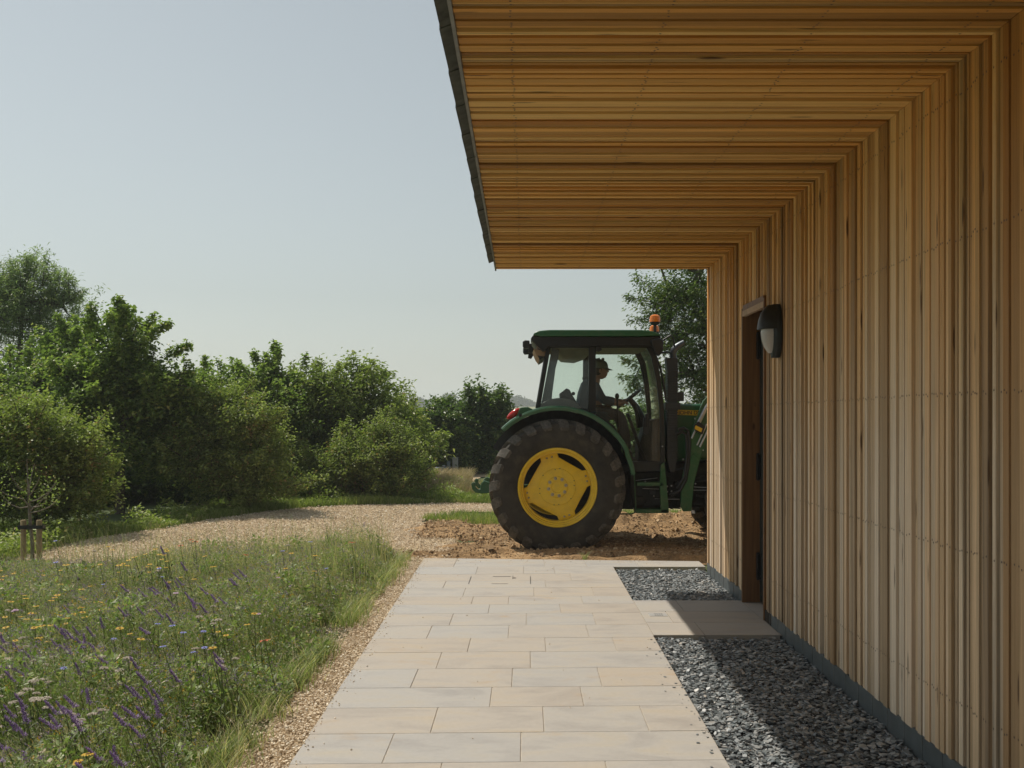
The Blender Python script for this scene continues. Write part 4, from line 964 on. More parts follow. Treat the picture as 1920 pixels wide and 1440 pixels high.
def tree(name, label, D, bx, blobs, kind, ncl, per=26, shoots=(), gap=.0, group=None, basez=-.05, trunk_r=.05, scale=1.0, bark='bark', inner=.5, limb=60, nauto=38):
    K = KIND[kind]; X0 = X_(bx, D); t = thing(name, label, 'tree' if name != 'shrub' else 'shrub', (X0, D, basez), group)
    cs = []; wt = []; B = []
    for (px, py, rx, ry, dd) in blobs:
        c = np.array([X_(px, D), D+dd, Z_(py, D)]); r = np.array([rx, (rx+ry)/2*.95, ry])*D/F; B.append((c, r)); wt.append((r[0]*r[2])**1.1)
    wt = np.array(wt)/sum(wt); which = RNG.choice(len(B), ncl, p=wt)
    cen = np.array([B[i][0] for i in which]); rad = np.array([B[i][1] for i in which])
    SB = []
    for (c, r) in B:
        q = []
        for _ in range(10):
            dd_ = unit(RNG.normal(0, 1, 3)+np.array([0, 0, .25])); q.append((c+dd_*r*RNG.uniform(.5, 1.12), r*RNG.uniform(.22, .50)*np.array([1.15, 1.15, .8])))
        SB.append(q)
    sel = RNG.integers(0, 10, ncl); sub = RNG.random(ncl) < .86
    cen = np.array([SB[i][j][0] if s_ else cen[k_] for k_, (i, j, s_) in enumerate(zip(which, sel, sub))]); rad = np.array([SB[i][j][1] if s_ else rad[k_]*.74 for k_, (i, j, s_) in enumerate(zip(which, sel, sub))])
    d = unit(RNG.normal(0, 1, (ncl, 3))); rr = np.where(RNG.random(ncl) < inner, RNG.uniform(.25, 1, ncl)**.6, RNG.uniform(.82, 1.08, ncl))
    lump = 1+.20*np.sin(d[:, 0]*5+cen[:, 0]*3+1)*np.sin(d[:, 2]*6+cen[:, 2]*5)+.10*np.sin(d[:, 0]*13+d[:, 1]*9)*np.sin(d[:, 2]*12+2)
    cp = cen+d*rad*(rr*lump)[:, None]
    out = unit(d*np.array([1, 1, .8])+np.array([0, 0, K['up']])+RNG.normal(0, .35, (ncl, 3)))
    cp[:, 2] = np.maximum(cp[:, 2], .10+RNG.uniform(0, .2, ncl))
    if gap > 0:
        g = np.sin(cp[:, 0]*5.1+cp[:, 1]*2)*np.sin(cp[:, 2]*5.7+1.3)*np.sin(cp[:, 1]*4.3+cp[:, 0]*2+.5); k = g < np.quantile(g, 1-gap); cp, out, d, rr = cp[k], out[k], d[k], rr[k]
    n = len(cp); tl = K['sig']*2.6*scale
    s = RNG.uniform(-.5, 1, (n, per)); pos = cp[:, None, :]+out[:, None, :]*(s*tl)[..., None]+RNG.normal(0, K['sig']*.48*scale, (n, per, 3))
    U = unit(out[:, None, :]*.7+RNG.normal(0, .75, (n, per, 3))); pos = pos.reshape(-1, 3); U = U.reshape(-1, 3)
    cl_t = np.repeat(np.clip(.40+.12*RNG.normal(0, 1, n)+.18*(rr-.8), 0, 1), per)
    cl_odd = np.repeat(np.clip(RNG.random(n) < K['odd']*1.2, 0, 1)*.35, per)
    extra_p = []; extra_u = []
    sk = MB()
    auto = []
    for _ in range(int(nauto)):
        i = RNG.integers(0, len(B)); c_, r_ = SB[i][RNG.integers(0, 10)]; o_ = unit((c_-B[i][0])/B[i][1]+np.array([0, -.2, .75])+RNG.normal(0, .25, 3))
        e_ = c_+o_*(r_*1.0+RNG.uniform(.18, .50)*D/20); auto.append((c_, e_))
    for sh in list(shoots)+auto:
        if len(sh) == 2: a, b_ = sh; a = a.copy(); b_ = b_.copy(); dens = 95
        else:
            (x0, y0, x1, y1) = sh[:4]; a = np.array(W(x0, y0, D)); b_ = np.array(W(x1, y1, D)); dens = sh[4] if len(sh) > 4 else 150; a[1] += RNG.uniform(-.3, .3); b_[1] += RNG.uniform(-.3, .3)
        m = int(dens*np.linalg.norm(b_-a)*2.6); q = RNG.uniform(0, 1, m)**.8; bend = np.sin(q*PI)[:, None]*RNG.normal(0, .06, 3)
        wide = (1-q*.55)*K['sig']*.62*scale
        extra_p.append(a+(b_-a)*q[:, None]+bend+RNG.normal(0, 1, (m, 3))*wide[:, None]); extra_u.append(unit(unit(b_-a)[None]*.6+RNG.normal(0, .7, (m, 3))))
        sk.tube([tuple(a), tuple(a*.5+b_*.5), tuple(b_)], [.016, .010, .004], 5)
    if extra_p:
        pos = np.concatenate([pos]+extra_p); U = np.concatenate([U]+extra_u); m = len(pos)-len(cl_t)
        cl_t = np.concatenate([cl_t, RNG.uniform(.35, .8, m)]); cl_odd = np.concatenate([cl_odd, np.zeros(m)])
    n = len(pos); L = K['L']*scale*RNG.uniform(.6, 1.25, n); Wd = K['W']*scale*RNG.uniform(.7, 1.2, n)
    V = leaf_quads(pos, U, L, Wd, .25, .42); V[:, 2] = np.maximum(V[:, 2], -.03)
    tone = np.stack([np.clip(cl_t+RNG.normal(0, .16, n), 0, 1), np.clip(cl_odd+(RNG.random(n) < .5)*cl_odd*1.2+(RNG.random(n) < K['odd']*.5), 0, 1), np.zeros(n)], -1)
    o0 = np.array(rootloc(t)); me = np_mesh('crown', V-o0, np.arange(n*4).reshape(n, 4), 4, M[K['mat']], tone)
    link('crown', me, t)
    # trunk, limbs and branches
    bc = np.mean([b_[0] for b_ in B], 0); base = Vector((X0, D, basez)); top = Vector((X0*.5+bc[0]*.5, D, bc[2]))
    pts_ = [base, base.lerp(top, .33)+Vector((RNG.normal(0, .04), RNG.normal(0, .04), 0)), base.lerp(top, .66)+Vector((RNG.normal(0, .06), RNG.normal(0, .05), 0)), top]
    sk.tube(pts_, [trunk_r, trunk_r*.8, trunk_r*.6, trunk_r*.35], 9)
    nodes = [base.lerp(top, q) for q in np.linspace(.35, 1, 8)]
    for c, r in B:
        c = Vector(c); a = min(nodes, key=lambda p: (p-c).length+.4*max(0, p.z-c.z)); mid = a.lerp(c, .5)+Vector((0, 0, .08))
        sk.tube([a, mid, c], [trunk_r*.5, trunk_r*.36, trunk_r*.22], 6); nodes += [mid, c, mid.lerp(c, .5)]
    for i in RNG.choice(len(cp), min(limb, len(cp)), replace=False):
        c = Vector(cp[i]); a = min(nodes, key=lambda p: (p-c).length); mid = a.lerp(c, .55)+Vector((RNG.normal(0, .05), RNG.normal(0, .05), .05))
        sk.tube([a, mid, c], [trunk_r*.22, trunk_r*.13, .004], 5)
    sk.build('trunk', M[bark], t)
    return t

G1 = 'trees and bushes of the hedge line beyond the track'
tree('tree', 'tall airy grey-green willow-like tree at the far left, highest in the hedge line', 24, 40,
     [(40, 640, 85, 100, 0), (45, 550, 55, 60, 0), (112, 575, 42, 45, .2), (10, 560, 50, 60, .3), (100, 660, 60, 70, .3), (-60, 620, 70, 90, 0)], 'willow', 900, 30,
     shoots=[(45, 560, 55, 482), (70, 560, 75, 492), (25, 560, 22, 488), (110, 570, 128, 510), (120, 570, 158, 545), (90, 550, 100, 512), (120, 600, 160, 600), (0, 560, -5, 500), (60, 560, 40, 478)], gap=.12, group=G1, trunk_r=.13, scale=1.25, limb=140)
tree('tree', 'yellow-green broad bushy tree at the left edge below the willow-like tree', 20.5, 60,
     [(40, 720, 90, 60, 0), (120, 700, 70, 60, .2), (145, 660, 30, 32, 0), (-50, 730, 70, 60, 0), (60, 800, 110, 80, .6)], 'maple', 850, 26, shoots=[(100, 680, 92, 630), (140, 660, 150, 618), (60, 690, 50, 655), (20, 690, 10, 650)], gap=.06, group=G1, trunk_r=.07)
tree('tree', 'tall dark maple with spreading upswept side shoots and a visible trunk base', 18, 225,
     [(232, 710, 72, 65, 0), (230, 640, 32, 50, 0), (225, 780, 110, 75, .1), (285, 715, 32, 32, 0), (170, 730, 55, 60, 0), (240, 850, 90, 60, .5), (300, 780, 70, 70, .3)], 'maple', 1150, 26,
     shoots=[(225, 620, 228, 562, 230), (240, 620, 247, 580, 200), (205, 620, 180, 572, 170), (190, 650, 168, 600, 150), (270, 640, 322, 606, 180), (300, 670, 356, 648, 200), (260, 610, 285, 585, 120), (215, 620, 205, 580, 150), (310, 705, 362, 700, 160), (330, 720, 380, 730, 120)], gap=.10, group=G1, trunk_r=.085, limb=90)
tree('shrub', 'rounded hawthorn-like bush tinged red, nearest to the staked sapling', 14.6, 70,
     [(60, 860, 100, 85, 0), (10, 830, 80, 70, .2), (120, 850, 55, 60, 0), (90, 930, 95, 60, 0), (-50, 880, 80, 90, 0), (150, 920, 40, 55, .2)], 'haw', 1500, 30, shoots=[(60, 790, 62, 758, 120), (20, 790, 12, 765, 120)], group=G1, trunk_r=.05)
tree('shrub', 'rounded bush tinged rust-brown, between the tall maple and the broad tree', 18.2, 430,
     [(430, 820, 85, 70, 0), (480, 850, 55, 70, 0), (380, 860, 60, 65, 0), (440, 900, 90, 45, 0), (400, 780, 50, 36, .2)], 'haw', 1500, 30, shoots=[(420, 770, 425, 742, 110)], group=G1, trunk_r=.05)
tree('tree', 'tree with thin leafy shoots standing straight up above its dark crown', 22, 470,
     [(450, 760, 80, 50, 0), (520, 770, 70, 60, 0), (380, 750, 50, 40, 0), (470, 830, 110, 70, .4), (560, 840, 60, 90, .2), (500, 728, 20, 22, 0)], 'maple', 1000, 26,
     shoots=[(505, 720, 508, 642, 230), (495, 710, 476, 660, 170), (515, 710, 520, 655, 190), (470, 720, 440, 690, 110), (440, 735, 455, 690, 120), (375, 730, 378, 690, 140), (400, 735, 395, 705, 90), (345, 740, 355, 700, 90)], gap=.08, group=G1, trunk_r=.08, scale=1.05)
tree('tree', 'broad olive-green tree with large drooping leaves in the middle of the hedge line', 22.5, 640,
     [(620, 745, 75, 50, 0), (680, 750, 60, 50, 0), (590, 790, 60, 70, 0), (700, 800, 65, 60, .1), (640, 830, 90, 60, .3), (560, 760, 40, 45, 0), (745, 830, 40, 50, .2)], 'walnut', 1050, 28,
     shoots=[(690, 710, 730, 700, 110), (600, 700, 590, 683, 90), (640, 700, 650, 683, 90), (560, 720, 545, 700, 90), (720, 740, 738, 725, 80)], gap=.05, group=G1, trunk_r=.09)
tree('shrub', 'low rounded sunlit bush at the foot of the broad olive-green tree', 20.5, 680,
     [(680, 850, 75, 55, 0), (730, 880, 55, 45, 0), (640, 885, 60, 45, 0), (700, 900, 80, 30, 0), (585, 890, 45, 45, .2)], 'haw', 1300, 30, group=G1, trunk_r=.05)
tree('shrub', 'small bush at the right-hand end of the near hedge beside the dry grass', 24, 785,
     [(780, 850, 30, 45, 0), (765, 810, 32, 40, 0)], 'haw', 420, 28, group=G1, trunk_r=.04, scale=1.2)
tree('tree', 'mid-green bushy tree left of the darkest round tree', 30, 810,
     [(800, 812, 34, 30, 0), (832, 835, 32, 40, 0), (790, 850, 32, 36, 0), (822, 792, 18, 16, 0), (850, 855, 30, 25, 0)], 'dark', 620, 26, nauto=10, shoots=[(805, 780, 802, 752, 60)], group=G1, trunk_r=.09, scale=1.25)
tree('tree', 'dense dark round tree at the end of the hedge line, beside the tractor hitch', 31, 892,
     [(888, 782, 38, 38, 0), (905, 820, 32, 50, 0), (870, 830, 35, 50, 0), (895, 855, 45, 25, 0), (920, 800, 20, 40, 0)], 'dark', 820, 28, group=G1, trunk_r=.12, scale=1.3)
tree('tree', 'large tree with open branches rising behind the tractor bonnet', 25, 1345,
     [(1290, 560, 70, 60, 0), (1350, 600, 110, 90, 0), (1270, 630, 60, 50, .2), (1300, 700, 65, 60, 0), (1230, 575, 35, 40, 0), (1370, 720, 90, 70, 0), (1420, 620, 100, 120, 0), (1215, 720, 32, 26, .5), (1330, 480, 80, 50, 0)], 'big', 1500, 26,
     shoots=[(1240, 570, 1172, 555, 120), (1235, 590, 1180, 602, 90), (1225, 540, 1195, 515, 110), (1250, 690, 1168, 672, 130), (1240, 700, 1165, 705, 110), (1235, 720, 1175, 735, 80), (1200, 690, 1180, 730, 80), (1250, 760, 1200, 750, 90), (1260, 640, 1220, 620, 90)], gap=.25, trunk_r=.20, scale=1.05, limb=220)
for (px, py, rx, ry, D, lb) in ((230, 850, 110, 95, 23, 'dark bush deep in the hedge behind the tall maple trunk'), (340, 850, 80, 80, 22, 'dark bush in shade between the tall maple and the rust-tinged bush'), (330, 908, 75, 30, 20.6, 'low dark bush at ground level just right of the tall maple trunk'), (120, 925, 70, 28, 19.5, 'low dark bush at ground level left of the tall maple trunk'), (560, 870, 70, 75, 24, 'dark bush in shade behind the middle of the hedge'), (-20, 880, 110, 100, 19, 'dark bush at the far left edge behind the red-tinged bush'), (1180, 830, 140, 60, 24, 'low green bush seen through and under the tractor cab')):
    tree('shrub', lb, D, px, [(px-rx*.4, py, rx*.7, ry*.8, 0), (px+rx*.4, py, rx*.7, ry*.8, 0), (px, py-ry*.2, rx*.6, ry*.8, 0), (px, py+ry*.4, rx, ry*.5, 0)], 'dark', 700, 26, group=G1, trunk_r=.05, scale=1.15)
# distant hedge trees on the hill
far = [(748, 755, 14, 14), (765, 762, 12, 9), (790, 758, 14, 10), (812, 757, 12, 9), (843, 751, 12, 11), (862, 764, 12, 7), (940, 760, 14, 9), (958, 754, 12, 9), (972, 753, 14, 9), (986, 758, 13, 8), (1002, 762, 14, 7), (925, 763, 12, 7), (720, 756, 14, 12), (700, 760, 12, 10), (1030, 761, 14, 9), (1060, 760, 15, 9)]
D = 560
n = 900
for i, (px, py, rx, ry) in enumerate(far):
    d = unit(RNG.normal(0, 1, (n, 3))); k = D/F; c = np.array([X_(px, D), D+RNG.uniform(-15, 15), Z_(py, D)]); r = np.array([rx*1.15, rx, ry*1.1])*k
    pos = c+d*r*(RNG.uniform(.6, 1.0, n)*(1+.15*np.sin(d[:, 0]*6+i)))[:, None]; U = unit(RNG.normal(0, 1, (n, 3)))
    t = thing('hedgerow_tree', 'rounded hedgerow tree on the far hill', 'tree', (c[0], c[1], hill(c[0], c[1])), 'hedgerow trees on the far hill')
    V = leaf_quads(pos, U, RNG.uniform(.7, 1.2, n)*1.3, RNG.uniform(.7, 1.2, n)*1.0); o0 = np.array(rootloc(t))
    link('crown', np_mesh('crown', V-o0, np.arange(n*4).reshape(n, 4), 4, M['leaf_far'], np.stack([RNG.random(n), np.zeros(n), np.zeros(n)], -1)), t)
    b = MB(); b.tube([(c[0], c[1], float(o0[2])-.3), (c[0], c[1], c[2])], [.5, .3], 6); b.build('trunk', M['bark'], t)
n = 9000; x = RNG.uniform(-170, 60, n); yb_ = 575+RNG.normal(0, 6, n)
V = leaf_quads(np.stack([x, yb_, hill(x, yb_)+RNG.uniform(0, 2.6, n)], -1), unit(RNG.normal(0, 1, (n, 3))), RNG.uniform(.8, 1.5, n), RNG.uniform(.8, 1.3, n))
tag(link('far_hedge', np_mesh('far_hedge', V, np.arange(n*4).reshape(n, 4), 4, M['leaf_far'], np.stack([RNG.random(n), np.zeros(n), np.zeros(n)], -1))), 'dark hedge running along the skyline of the far hill', 'hedge', kind='stuff')

# ------------------------------------------------------------------ grass builder
def blades(P, H, Wd, lean, curve=.35, seg=3):
    n = len(P); th = RNG.uniform(0, 2*PI, n); dirx = np.cos(th)*curve+lean[0]; diry = np.sin(th)*curve+lean[1]
    fa = RNG.uniform(0, PI, n); sx, sy = np.cos(fa), np.sin(fa); V = np.zeros((n, (seg+1)*2, 3))
    for k in range(seg+1):
        q = k/seg; c = P+np.stack([dirx*H*q*q, diry*H*q*q, H*q*(1-.12*q)], -1); wv = Wd*(1-q*.85)*.5
        o = np.stack([sx*wv, sy*wv, np.zeros(n)], -1); V[:, 2*k] = c-o; V[:, 2*k+1] = c+o
    base = np.arange(n)[:, None, None]*(seg+1)*2; f = np.array([[2*k, 2*k+1, 2*k+3, 2*k+2] for k in range(seg)])[None]
    return V.reshape(-1, 3), (base+f).reshape(-1, 4)
def gobj(name, P, H, Wd, lean, mat, tone, label, cat, seg=3, curve=.35):
    V, Fq = blades(P, H, Wd, lean, curve, seg); T = np.repeat(tone, seg, 0)
    return tag(link(name, np_mesh(name, V, Fq, 4, mat, T)), label, cat, kind='stuff')
def tones(n, straw, lo=0, hi=1): return np.stack([RNG.uniform(lo, hi, n), (RNG.random(n) < straw).astype(float), np.zeros(n)], -1)
# verge: everything between the track and the hedge
def verge_y(x): # far edge of the track at x
    e = sorted([(p[0], p[1]) for p in TR[:11]]); return np.interp(x, [a for a, _ in e], [b for _, b in e])
n = 125000; x = RNG.uniform(-9.5, 3.2, n); y = verge_y(x)+np.abs(RNG.uniform(-.02, 1, n))**1.25*6.0
y = np.where(x < -5.9, RNG.uniform(10.6, 15.5, n), y)
pt = .5+.5*np.sin(x*1.7+np.sin(y*1.3)*1.5)*np.sin(y*1.1+x*.6)
gobj('verge_grass', np.stack([x, y, np.full(n, -.045)], -1), RNG.uniform(.07, .20, n)*(.6+.8*pt), RNG.uniform(.008, .016, n), (-.05, 0), M['grass'], np.stack([np.clip(RNG.uniform(.0, .8, n)+.5*(pt-.5), 0, 1), (RNG.random(n) < .04+.16*(pt < .3)), np.zeros(n)], -1).astype(float), 'bright green rough grass on the verge between the track and the hedge', 'grass', 2)
n = 60000; x = RNG.uniform(-8, 2.5, n); cx_ = np.round(x*1.6)/1.6; y = verge_y(x)+RNG.uniform(.3, 4.0, n); hh = np.abs(np.sin(x*2.9)*np.sin(y*2.3+x))*.34
y = np.where(x < -5.9, RNG.uniform(11, 15, n), y)
P = np.stack([x, y, RNG.uniform(0, 1, n)*hh], -1)
V = leaf_quads(P, unit(RNG.normal(0, 1, (n, 3))+np.array([0, 0, .3])), RNG.uniform(.03, .08, n), RNG.uniform(.02, .045, n), 0, .5)
tag(link('verge_weeds', np_mesh('verge_weeds', V, np.arange(n*4).reshape(n, 4), 4, M['grass'], tones(n, .03, .2, .9))), 'leafy weeds growing through the verge grass under the hedge', 'weeds', kind='stuff')
n = 16000; x = RNG.uniform(-1.75, 3.4, n); y = RNG.uniform(15.9, 17.9, n); k = (x > -1.75+.9*np.abs(y-16.9)) & (fbm(x, y, 31, 3, 2.4) > -.55); x, y = x[k], y[k]; n = len(x)
gobj('patch_grass', np.stack([x, y, np.full(n, -.03)], -1), RNG.uniform(.05, .15, n), RNG.uniform(.008, .015, n), (0, 0), M['grass'], tones(n, .12, .1, .8), 'low blue-green grass patch between the track and the dug soil', 'grass', 2)
n = 9000; y = RNG.uniform(21.2, 27, n); x = (RNG.uniform(762, 845, n)-(y-21)*4-VX)/F*y+.5; x = x - .0*(y-22) + .35*np.sin(y)
gobj('dry_grass', np.stack([x, y, np.full(n, -.045)], -1), RNG.uniform(.20, .48, n), RNG.uniform(.010, .016, n), (.15, 0), M['dry'], tones(n, .1, .1, .9), 'tall straw-coloured dry grass at the end of the hedge', 'dry grass', 3)
n = 30000; x = RNG.uniform(-1.9, 3.0, n); y = RNG.uniform(20, 29, n); x = np.where((y > 21) & (x < -1.0), RNG.uniform(-1.0, 3, n), x)
gobj('rough_grass', np.stack([x, y, np.full(n, -.045)], -1), RNG.uniform(.08, .26, n), RNG.uniform(.010, .018, n), (0, 0), M['grass'], tones(n, .10, .1, .9), 'rough green grass beyond the gravel behind the tractor hitch', 'grass', 2)
sheet('far_track', ragged([(-1.75, 24), (-1.2, 24), (-1.3, 29), (2, 30.5), (2, 32), (-2.6, 31.5), (-2.2, 28)], .08, .4), -.03, M['gravel'])
n = 9000; x = RNG.uniform(-6, 8, n); y = RNG.uniform(32, 40, n)
gobj('field_margin_grass', np.stack([x, y, np.full(n, -.045)], -1), RNG.uniform(.3, .9, n), RNG.uniform(.02, .04, n), (0, 0), M['grass'], tones(n, .25, 0, .6), 'long grass at the field margin under the darkest trees', 'grass', 2)
# grey things standing by the far track
o = thing('concrete_panel', 'upright pale grey panel standing under the trees by the far track', 'panel', (X_(855, 29.4), 29.4, 0))
b = MB(); b.box(X_(848, 29.4), X_(858, 29.4), 29.4, 29.75, -.05, Z_(857, 29.4)); b.prism([(X_(848, 29.4)-.01, .46), (X_(858, 29.4)+.01, .46), (X_(858, 29.4)+.01, .48), (X_(848, 29.4)-.01, .48)], 29.39, 29.76); b.build('panel', M['concrete'], o, bevel=.01)
b = MB(); b.tube([(X_(842, 29.3), 29.3, -.05), (X_(841, 29.3), 29.3, .40)], .05, 8); b.build('support_post', M['bluegrey'], o)
o = thing('water_trough', 'low blue-grey metal trough lying left of the upright grey panel', 'trough', (X_(828, 29), 29, 0))
b = MB(); b.box(X_(815, 29), X_(839, 29), 28.9, 29.5, -.02, Z_(876, 29)); b.box(X_(815, 29)-.01, X_(839, 29)+.01, 28.88, 29.52, Z_(878, 29), Z_(876.5, 29)); b.build('tank', M['bluegrey'], o, bevel=.02)
b = MB(); b.ball((X_(832, 29), 29.1, Z_(874, 29)), (.05, .05, .03), 10, 6); b.build('valve_cap', M['concrete'], o)

# ------------------------------------------------------------------ wildflower meadow
def mead_far(x): return np.interp(x, [-11, -6, -3, -1.9, -1.35], [11.6, 10.5, 11.0, 12.1, 11.9])
def mpts(n, pad=0.0):
    y = RNG.uniform(2.3, 12.2, n*2); x = RNG.uniform(-8.5, -1.33-pad, n*2)
    edge_ = -1.42+.10*np.sin(y*2.1)+.09*np.sin(y*5.3+1)+.05*np.sin(y*13)-.04
    k = (x > -.56*y-.9) & (y < mead_far(x)) & (x < edge_-pad); return x[k][:n], y[k][:n]
def mh(x, y):   # height of growth, lower at the path edge
    e = np.clip((-1.35-x)/.5, .25, 1); return ((.30+.09*np.sin(x*3.3+y*1.7+np.sin(y*2.6))+.07*np.sin(y*3.9-x*2.7))*(1-.25*np.clip((y-7.5)/2, 0, 1)) + .10*np.exp(-((x+2.2)/.8)**2-((y-11)/1.5)**2)-.10*np.exp(-((x+5.3)/1.3)**2-((y-10.2)/1.4)**2))*e
x, y = mpts(150000); n = len(x); patch = .5+.5*np.sin(x*3.1+1+np.sin(y*2.2))*np.sin(y*2.4+x)
gobj('meadow_grass', np.stack([x, y, np.full(n, -.015)], -1), mh(x, y)*RNG.uniform(.35, 1.25, n), RNG.uniform(.003, .0065, n), (-.22, 0), M['meadow'],
     np.stack([np.clip(RNG.uniform(0, .8, n)+.55*(patch-.5), 0, 1), (RNG.random(n) < .16+.32*np.clip((y-6.0)/4.5, 0, 1)+.15*(patch > .8)).astype(float), np.zeros(n)], -1), 'dense mixed grasses and stems of the wildflower meadow left of the path', 'meadow grass', 3, .45)
x, y = mpts(230000); n = len(x); z = mh(x, y)*RNG.uniform(.02, 1.0, n)**.8
cl = np.sin(x*7+np.sin(y*5))*np.sin(y*8+x*3)
V = leaf_quads(np.stack([x, y, z], -1), unit(RNG.normal(0, 1, (n, 3))+np.array([-.2, 0, .6])), RNG.uniform(.012, .034, n)*(1+.9*(cl > .45)), RNG.uniform(.005, .013, n)*(1+1.3*(cl > .45)), 0, .6)
tag(link('meadow_leaves', np_mesh('meadow_leaves', V, np.arange(n*4).reshape(n, 4), 4, M['herb'], np.stack([np.clip(RNG.uniform(0, 1, n)*.8+.2*(cl > .2), 0, 1), (RNG.random(n) < .10+.12*np.clip((y-6)/4, 0, 1)).astype(float), np.zeros(n)], -1))), 'small leaves of the herbs growing through the wildflower meadow', 'meadow leaves', kind='stuff')
x, y = mpts(26000); n = len(x); z = mh(x, y)*RNG.uniform(.8, 1.25, n)
P = np.repeat(np.stack([x, y, z], -1), 3, 0)+RNG.normal(0, .008, (n*3, 3)); m = len(P)
V = leaf_quads(P, unit(RNG.normal(0, .5, (m, 3))+np.array([-.5, 0, 1])), RNG.uniform(.012, .035, m), RNG.uniform(.002, .005, m))
tag(link('seed_heads', np_mesh('seed_heads', V, np.arange(m*4).reshape(m, 4), 4, M['seed'], tones(m, .3))), 'fine pale seed heads rising over the wildflower meadow', 'seed heads', kind='stuff')
# uncountable small blooms seen as specks
for nm, mat, cnt, sz, lab, cnm in (('cream_blooms', 'p_white', 6500, .0065, 'tiny cream flower specks scattered through the meadow', 'small flowers'), ('violet_blooms', 'p_purple', 9000, .0085, 'tiny violet flower specks scattered through the meadow', 'small flowers'), ('yellow_blooms', 'p_yellow', 3600, .008, 'tiny yellow flower specks scattered through the meadow', 'small flowers')):
    x, y = mpts(cnt, .05); n = len(x); z = mh(x, y)*RNG.uniform(.75, 1.15, n)
    reps = 5; P = np.repeat(np.stack([x, y, z], -1), reps, 0)+RNG.normal(0, sz*.7, (n*reps, 3)); m = len(P)
    V = leaf_quads(P, unit(RNG.normal(0, 1, (m, 3))+np.array([0, 0, .3])), np.full(m, sz)*RNG.uniform(.6, 1.2, m), np.full(m, sz*.9))
    tag(link(nm, np_mesh(nm, V, np.arange(m*4).reshape(m, 4), 4, M[mat])), lab, cnm, kind='stuff')
# countable flowers: a stem and a head each
def flower_protos():
    P = {}
    def fin(b, nm, mats): o = b.build(nm, mats, smooth=True); me = o.data; bpy.data.objects.remove(o); return me
    def stem(h, lean=-.05, leaves=3):
        b = MB(); b.tube([(0, 0, 0), (lean*.3, 0, h*.4), (lean, .0, h)], [.0028, .0022, .0016], 5)
        for k in range(leaves):
            z = h*(.25+.2*k); a = k*2.3; ln = .05; b.add([(lean*.4, 0, z), (lean*.4+ln*.5*math.cos(a)-.006*math.sin(a), ln*.5*math.sin(a)+.006*math.cos(a), z+.02), (lean*.4+ln*math.cos(a), ln*math.sin(a), z+.03), (lean*.4+ln*.5*math.cos(a)+.006*math.sin(a), ln*.5*math.sin(a)-.006*math.cos(a), z+.02)], [(0, 1, 2, 3)])
        return b
    def daisy(rad, npet, cen, h, lean=-.05):
        b = MB()
        for k in range(npet):
            a = 2*PI*k/npet; c, s = math.cos(a), math.sin(a); w_ = rad*.24
            b.add([(lean+c*rad*.2-s*w_*.4, s*rad*.2+c*w_*.4, h), (lean+c*rad*.7-s*w_, s*rad*.7+c*w_, h+.004), (lean+c*rad, s*rad, h-.001), (lean+c*rad*.7+s*w_, s*rad*.7-c*w_, h+.004), (lean+c*rad*.2+s*w_*.4, s*rad*.2-c*w_*.4, h)], [(0, 1, 2, 3, 4)])
        b.mi = 1; b.ball((lean, 0, h+.003), (rad*.30, rad*.30, rad*.16), 8, 5); return b
    def spike(h, L, r):
        b = MB(); rr_ = random.Random(5)
        for k in range(46):
            q = k/46; a = k*2.4; R_ = r*(1.15-q*.75)*rr_.uniform(.55, 1.55); z = h-L+L*q; x0 = -.10+(-.05)*q
            c, s = math.cos(a), math.sin(a); b.add([(x0, 0, z), (x0+c*R_-s*.004, s*R_+c*.004, z+.004), (x0+c*R_*1.15, s*R_*1.15, z+.010), (x0+c*R_+s*.004, s*R_-c*.004, z+.008)], [(0, 1, 2, 3)])
        return b
    def umbel(h, rad):
        b = MB(); rr_ = random.Random(2)
        for k in range(46):
            a = rr_.uniform(0, 6.3); r = rad*math.sqrt(rr_.random()); b.ball((-.05+r*math.cos(a), r*math.sin(a), h-.25*r*r/rad+rr_.uniform(-.002, .002)), (.0042, .0042, .0025), 5, 4)
        return b
    P['yellow'] = (fin(stem(.42), 'stem', M['stem']), fin(daisy(.022, 13, 0, .42), 'flower_head', [M['p_yellow'], M['p_brown']]))
    P['purple'] = (fin(stem(.40, -.10, 4), 'stem', M['stem']), fin(spike(.45, .058, .0085), 'flower_spike', M['p_purple']))
    P['blue'] = (fin(stem(.40), 'stem', M['stem']), fin(daisy(.020, 9, 0, .40), 'flower_head', [M['p_blue'], M['p_purple']]))
    P['white'] = (fin(stem(.42), 'stem', M['stem']), fin(umbel(.42, .019), 'flower_head', M['p_white']))
    P['pink'] = (fin(stem(.38), 'stem', M['stem']), fin(daisy(.019, 11, 0, .38), 'flower_head', [M['p_pink'], M['p_pink']]))
    P['red'] = (fin(stem(.40), 'stem', M['stem']), fin(daisy(.030, 5, 0, .40), 'flower_head', [M['p_red'], M['p_brown']]))
    return P
FP = flower_protos()
